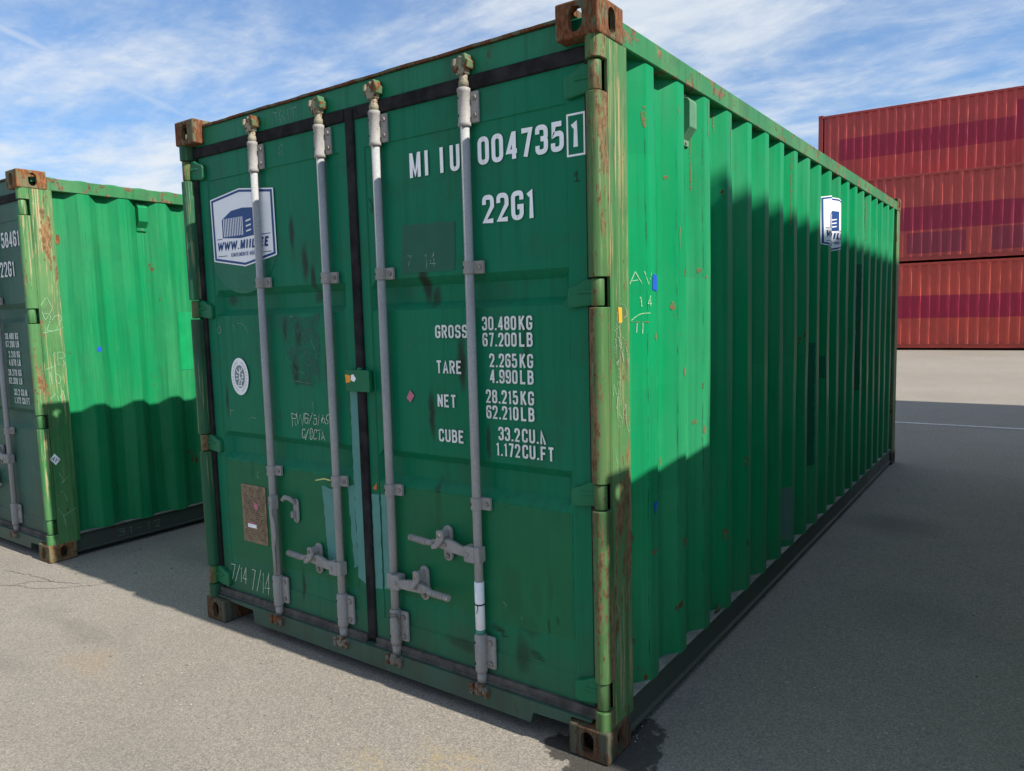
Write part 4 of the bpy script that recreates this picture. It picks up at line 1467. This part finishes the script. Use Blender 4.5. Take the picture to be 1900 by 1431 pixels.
put(bm, 'twisted_wire', M['wire'], bars[2])
# chalk and marker scribbles on the doors
text_bm = bmesh.new()
text(text_bm, '7/14', -2.29, .222, .085, .034, .004, .0035, DP, shear=.15, jit=.003)
text(text_bm, '7/14', -2.115, .205, .105, .036, .006, .0035, DP, shear=.12, jit=.004)
put(text_bm, 'chalk_writing', M['chalk'], main)['kind'] = 'stuff'
text_bm = bmesh.new()
text(text_bm, '14', -.83, 1.778, .055, .030, .010, .0030, DP, jit=.003)
text(text_bm, '7', -.925, 1.79, .04, .025, .010, .0025, DP, jit=.003)
put(text_bm, 'chalk_writing', M['chalk_faint'], main)['kind'] = 'stuff'
text_bm = bmesh.new()
hm = lambda a, b_, o=0.0: Vector((a, 0.0588 - o, b_))
text(text_bm, 'TRIT', -1.72, 2.482, .045, .036, .012, .0028, hm, jit=.003)
put(text_bm, 'chalk_writing', M['chalk_faint'], main)['kind'] = 'stuff'
text_bm = bmesh.new()
text(text_bm, 'RW', -1.71, 1.088, .055, .032, .004, .0030, DP, jit=.006, shear=.1)
text(text_bm, '6/31', -1.62, 1.098, .050, .024, .006, .0030, DP, jit=.005, shear=.2)
text(text_bm, 'hS2', -1.50, 1.105, .045, .024, .003, .0030, DP, jit=.006, shear=.2)
text(text_bm, 'C/CCTA', -1.645, 1.030, .046, .022, .006, .0030, DP, jit=.005, shear=.15)
put(text_bm, 'chalk_writing', M['chalk'], main)['kind'] = 'stuff'
chalk(main, [[(-1.70, 2.355), (-1.68, 2.385), (-1.66, 2.37), (-1.68, 2.34), (-1.70, 2.35), (-1.69, 2.33), (-1.665, 2.34)], [(-1.90, 2.36), (-1.915, 2.35), (-1.905, 2.33), (-1.885, 2.335)],
             ], lambda a, b_, o=0: Vector((a, YD - 0.003 - o, b_)), .003, M['chalk_faint'])
chalk(main, [[(-2.24, 1.56), (-2.27, 1.55), (-2.27, 1.52), (-2.24, 1.53), (-2.24, 1.55)], [(-2.14, 1.57), (-2.11, 1.55), (-2.14, 1.54)], [(-2.09, 1.575), (-2.06, 1.57), (-2.03, 1.56), (-2.02, 1.53)],
             [(-2.20, 1.14), (-2.20, 1.10)], [(-2.20, 1.13), (-2.17, 1.13)], [(-2.05, 1.09), (-2.02, 1.11), (-1.99, 1.10)], [(-1.55, 1.20), (-1.55, 1.15)], [(-1.56, 1.195), (-1.545, 1.205)],
             [(-1.65, 1.345), (-1.60, 1.335)], [(-1.55, 1.50), (-1.52, 1.45)], [(-1.70, 1.30), (-1.55, 1.29)], [(-1.68, 1.60), (-1.66, 1.60)]], DP, .003, M['chalk_faint'])
chalk(main, [[(-1.72, .72), (-1.72, .68)], [(-2.0, .83), (-2.01, .80), (-1.985, .80)]], DP, .003, M['chalk_faint'])
chalk(main, [[(-1.128, 2.08), (-1.112, 2.06), (-1.105, 2.03)], [(-1.125, 2.045), (-1.112, 2.02)]], lambda a, b_, o=0: Vector((a, YD - .001 - o, b_)), .004, M['marker'], 'marker_scribble')
chalk(main, [[(-.132, 2.045), (-.122, 2.065), (-.122, 2.030)], [(-.134, 2.028), (-.110, 2.028)]], lambda a, b_, o=0: Vector((a, YD - .0035 - o, b_)), .0025, M['marker'], 'marker_scribble')
chalk(main, [[(-.60, .49), (-.58, .485)], [(-.52, .35), (-.49, .36), (-.50, .33), (-.47, .34)], [(-.36, .31), (-.32, .305)], [(-.36, .30), (-.31, .293)], [(-.35, .288), (-.30, .282)], [(-.24, .47), (-.235, .44)],
             [(-.28, .45), (-.275, .40)]], DP, .003, M['marker'], 'scrape')
chalk(main, [[(-.49, .475), (-.47, .47), (-.475, .45)], [(-.40, .44), (-.40, .42)], [(-.22, .395), (-.20, .38)], [(-.93, 1.49), (-.928, 1.45)]], DP, .003, M['chalk_faint'], 'scrape')


# ---- marks on the long side and posts of the middle container
def on_side(fn, lift=.0024):
    return lambda u, v_, o=0.0: Vector((fn(u, v_) + lift + o, u, v_))


sp_ = on_side(wx)
PY = [q[0] for q in corr_profile(6.058)]
cuts_s = [y - 3.340 for y in PY if 3.05 < y < 3.65]
logo(main, lambda a, b_, o=0.0: sp_(3.340 + a, 2.145 + b_, o * 1.5), cuts_s)
patch(main, [(.398, 1.708), (.404, 1.720), (.437, 1.714), (.436, 1.655), (.396, 1.662)], sp_, M['bluest'], 'blue_sticker', 0, [y for y in PY if .4 < y < .48])
patch(main, [(.398, .85), (.430, .855), (.412, .80)], sp_, M['bluest'], 'blue_sticker', 0, [y for y in PY if .4 < y < .48])
pm_ = lambda a, b_, o=0.0: Vector((-0.0030 + o, a, b_))
patch(main, [(.122, 1.598), (.146, 1.598), (.148, 1.548), (.124, 1.546)], pm_, M['orange'], 'orange_sticker', .001)
text_bm = bmesh.new()
text(text_bm, 'AV', .305, 1.680, .045, .036, .008, .003, sp_, jit=.004, maxseg=.01)
text(text_bm, '14', .330, 1.600, .040, .026, .012, .003, sp_, jit=.003, maxseg=.01)
put(text_bm, 'chalk_writing', M['chalk_green'], main)['kind'] = 'stuff'
chalk(main, [[(.305, 1.55), (.335, 1.575), (.375, 1.575)], [(.325, 1.54), (.323, 1.505)], [(.345, 1.54), (.343, 1.50)]], sp_, .003, M['chalk_green'])
chalk(main, [[(.305, 1.545), (.368, 1.542)]], sp_, .004, M['rustspot'], 'scrape')
rnd = random.Random(21)
scr = []
for k in range(16):
    y, z = rnd.uniform(.075, .19), rnd.uniform(.18, .50)
    s = [(y, z)]
    for j in range(rnd.randint(1, 4)):
        y, z = min(.196, max(.072, y + rnd.uniform(-.03, .03))), z + rnd.uniform(-.08, .06)
        s.append((y, z))
    scr.append(s)
chalk(main, scr, pm_, .0024, M['chalk_faint'])
scr = []
for k in range(26):
    y, z = rnd.uniform(.075, .19), rnd.uniform(1.10, 1.62)
    s = [(y, z)]
    for j in range(rnd.randint(1, 3)):
        y, z = min(.196, max(.072, y + rnd.uniform(-.035, .035))), z + rnd.uniform(-.10, .05)
        s.append((y, z))
    scr.append(s)
chalk(main, scr, pm_, .0022, M['chalk_faint'])
patch(main, [(2.165, .52), (2.33, .515), (2.33, .20), (2.175, .20)], sp_, M['touch_g'], 'paint_patch', .004, [y for y in PY if 2.1 < y < 2.4])
for (y0, y1, z0, z1) in ((2.75, 2.86, .55, 1.35), (4.15, 4.26, .9, 1.9), (3.03, 3.14, 1.1, 1.25)):
    patch(main, [(y0, z0), (y1, z0), (y1, z1), (y0, z1)], sp_, M['touch'], 'paint_patch', .003, [y for y in PY if y0 - .05 < y < y1 + .05])
for (y, z, ry, rz) in ((.232, 2.16, .020, .008), (.238, 2.02, .012, .010), (.60, 2.10, .010, .008), (.66, 2.36, .010, .012), (.42, 1.49, .008, .015), (.62, 1.60, .010, .02), (.52, 1.42, .008, .03),
                       (.70, 1.33, .010, .02), (.88, 1.10, .014, .012), (.93, 1.06, .012, .02), (.80, 1.20, .014, .012), (.56, .98, .010, .02), (.90, 1.75, .012, .012), (.94, 1.72, .010, .008), (1.2, .52, .02, .03),
                       (1.48, .82, .02, .03), (1.5, .40, .02, .02), (.70, .62, .02, .02), (.40, .66, .025, .01), (.66, 1.87, .006, .05), (.36, 2.28, .012, .04)):
    patch(main, [(y + ry * math.cos(k * .7), z + rz * math.sin(k * .7)) for k in range(9)], sp_, M['rustspot'], 'rust_spot', .002)
for y in (.362, .438, .640, .717, .918, .995):
    chalk(main, [[(y + .0015 * math.sin(q * 2.3), .25 + q * .11) for q in range(20)]], sp_, .004, M['seam'], 'dirty_seam')
for k in range(34):
    y = rnd.uniform(.25, 5.8)
    z = rnd.choice((2.46, 2.46, rnd.uniform(.6, 2.2)))
    l_ = rnd.uniform(.10, .55)
    chalk(main, [[(y + rnd.uniform(-.002, .002), z - l_ * q / 6) for q in range(7)]], sp_, rnd.uniform(.003, .009), M['rustspot'] if k % 3 else M['seam'], 'rust_run')
# bright scrapes along some ribs where the paint is gone
for k in range(9, 20):
    y = .369 + PITCH * k
    for j in range(rnd.randint(1, 3)):
        z = rnd.uniform(.5, 2.0)
        l_ = rnd.uniform(.06, .35)
        s = [(y + .064 + rnd.uniform(-.004, .004), z + l_ * q / 5) for q in range(6)]
        chalk(main, [s], sp_, rnd.uniform(.004, .009), M['chalk'], 'scrape')
# towing eye at the foot of the wall
bm = bmesh.new()
tube(bm, [(-.030, 1.110, .160), (-.018, 1.112, .178), (-.010, 1.122, .200), (-.016, 1.134, .190), (-.022, 1.138, .165)], .005, 8)
put(bm, 'lashing_ring', M['wire'], main)

# ---- marks on the left container
DPL = DP
word(left, '58461', -0.185, 2.120, .104, .050, .0125, .016, DPL, M['white_worn'], 'number_lettering', align='r')
word(left, '22G1', -0.300, 1.925, .104, .052, .0125, .016, DPL, M['white_worn'], 'number_lettering', align='r')
for z, a in ((1.500, '30.480 KG'), (1.445, '67.200 LB'), (1.375, '2.210 KG'), (1.318, '4.870 LB'), (1.248, '28.270 KG'), (1.190, '62.330 LB')):
    word(left, a, -0.335, z, .044, .0205, .006, .0068, DPL, M['white_worn'], 'weight_lettering', align='r')
word(left, '33.2 CU.M', -0.275, 1.112, .044, .0205, .006, .0068, DPL, M['white_worn'], 'weight_lettering', align='r')
word(left, '1.172 CU.FT', -0.245, 1.055, .044, .0205, .006, .0068, DPL, M['white_worn'], 'weight_lettering', align='r')
lp_ = lambda a, b_, o=0.0: Vector((-0.0030 + o, a, b_))
ls_ = on_side(lwx)
text_bm = bmesh.new()
text(text_bm, '22', .09, 1.56, .10, .05, .01, .003, lp_, jit=.012)
text(text_bm, '18', .12, 1.32, .09, .04, .01, .003, lp_, jit=.010)
put(text_bm, 'chalk_writing', M['chalk_green'], left)['kind'] = 'stuff'
chalk(left, [[(.08, 1.72), (.12, 1.78), (.15, 1.70), (.10, 1.62), (.085, 1.68)], [(.08, 1.54), (.19, 1.56)], [(.08, 1.30), (.17, 1.33)], [(.10, 1.28), (.11, 1.20)], [(.13, 1.27), (.17, 1.24), (.15, 1.19), (.13, 1.22)],
             [(.09, 1.10), (.13, 1.14), (.14, 1.08)], [(.15, 1.10), (.17, 1.16), (.18, 1.08)], [(.10, .60), (.13, .55), (.11, .52), (.17, .58)], [(.08, .45), (.12, .48), (.14, .40)],
             [(.10, .30), (.19, .34)], [(.08, .36), (.11, .30), (.12, .22)]], lp_, .003, M['chalk_green'])
patch(left, [(.055, .700), (.085, .735), (.118, .690), (.088, .655)], lp_, M['white'], 'small_label', 0)
bm = bmesh.new()
lmv = lambda a, b_, o=0.0: Vector((-0.0022 + o, .086 + (a * .75 + b_ * .66), .695 + (-a * .75 + b_ * .66)))
text(bm, 'AV', -.020, -.016, .030, .018, .003, .005, lmv)
put(bm, 'label_lettering', M['black'], left)
patch(left, [(.43 + .018 * math.cos(k), 1.414 + .02 * math.sin(k)) for k in (0, 1, 2, 3, 4, 5)], ls_, M['bluest'], 'blue_sticker', 0, [y for y in PY if .38 < y < .47])
patch(left, [(1.045, 1.665), (1.30, 1.665), (1.30, 1.22), (1.035, 1.22)], ls_, M['touch_b'], 'paint_patch', .001, [y for y in PY if 1.0 < y < 1.34])
patch(left, [(.237 + .022 * math.cos(k * .7), 2.162 + .035 * math.sin(k * .7)) for k in range(9)], ls_, M['casting2'], 'rust_spot', .002)
text_bm = bmesh.new()
rm_ = lambda a, b_, o=0.0: Vector((-0.0215 + o, a, b_))
text(text_bm, '31-12', .47, .064, .050, .045, .03, .004, rm_, jit=.003)
put(text_bm, 'chalk_writing', M['chalk_faint'], left)['kind'] = 'stuff'

# ---- the red stack at the back of the yard
GREYP = (0.19, 0.15, 0.12)
HC = 2.896
y_f, y_b = 26.0, 28.55


def red(label, loc, specs, base, seed):
    """long side looks at the camera: the container is turned so that its right wall faces -y"""
    wallm = red_mat('red_paint', base, PAN, specs)
    flatm = red_mat('red_rail_paint', tuple(c * 0.8 for c in base), PAN, [])
    mt = dict(casting=flatm, casting_low=flatm, wall=wallm, roof=flatm, rail=flatm, lowrail=flatm, post=flatm)
    r_, _ = container('high_cube_container', label, 'red containers in the far stack', loc, R(-90 + 2.7), 12.192, HC, mt, False, seed, 0.009)
    # right wall (x=0, facing +x) turned by -90 degrees faces -y; local y then runs along +x
    return r_


P2 = (0.29, 0.015, 0.048)
red('red forty foot container, bottom of the far stack, with a grey paint patch', (-5.2, y_f, 0.05),
    [(0.8, 7.3, 1.02, 1.78, PAN), (7.3, 11.0, 1.02, 2.28, PAN), (6.35, 7.25, 1.85, 2.30, GREYP)], (0.54, 0.070, 0.048), 2.0)
red('red forty foot container in the middle of the far stack, big dark repainted rectangles', (-5.2, y_f, 0.05 + HC + .02),
    [(0.8, 7.0, 1.02, 1.80, P2), (7.0, 11.0, 1.02, 2.35, P2), (2.5, 4.2, 0.25, .95, (0.25, 0.030, 0.052)), (4.9, 10.5, 0.25, .98, (0.25, 0.030, 0.052)), (0.7, 2.3, 0.4, 0.9, P2)], (0.46, 0.064, 0.054), 3.0)
red('red forty foot container on top of the far stack, against the sky', (-6.15, y_b, 0.05 + 2 * (HC + .02)),
    [(0.75, 6.3, 1.12, 1.92, P2), (6.3, 11.0, 1.12, 2.45, P2)], (0.44, 0.062, 0.056), 4.0)
red('red forty foot container of the rear row, at the bottom, hidden behind the stack', (-5.95, y_b, 0.05), [], (0.16, 0.028, 0.024), 6.0)
red('red forty foot container of the rear row, second level, hidden behind the stack', (-5.95, y_b, 0.05 + HC + .02), [], (0.16, 0.028, 0.024), 7.0)

# ---- containers standing to the right of the view; their shadows fall on the yard and on the green side
BLUEP = paint_mat('blue_grey_paint', (0.03, 0.06, 0.10), rust=0.2)
MT_B = dict(casting=M['casting_low'], casting_low=M['casting_low'], wall=BLUEP, roof=BLUEP, rail=BLUEP, lowrail=BLUEP, post=BLUEP)
W20 = 2.438
nb, _ = container('shipping_container', 'green shipping container beyond the right edge, beside the middle one', 'green containers in the row', (1.785 + W20, 0.050, 0.002), 0.0, 6.058, 2.591, MT_MAIN, True, 8.0)
door_end(nb, 2.591, MT_MAIN)
lev = ('bottom', 'second', 'third', 'fourth')
for k in range(3):
    container('shipping_container', 'blue grey container beyond the right edge, %s level of the nearer stack' % lev[k], 'blue grey stacks', (6.40 + W20, 1.06, 0.002 + k * 2.60), R(-2.4), 6.058, 2.591, MT_B, False, 10.0 + k)
for k in range(4):
    container('shipping_container', 'blue grey container beyond the right edge, %s level of the farther stack' % lev[k], 'blue grey stacks', (9.6 + W20, 5.50, 0.002 + k * 2.60), 0.0, 6.058, 2.591, MT_B, False, 20.0 + k)
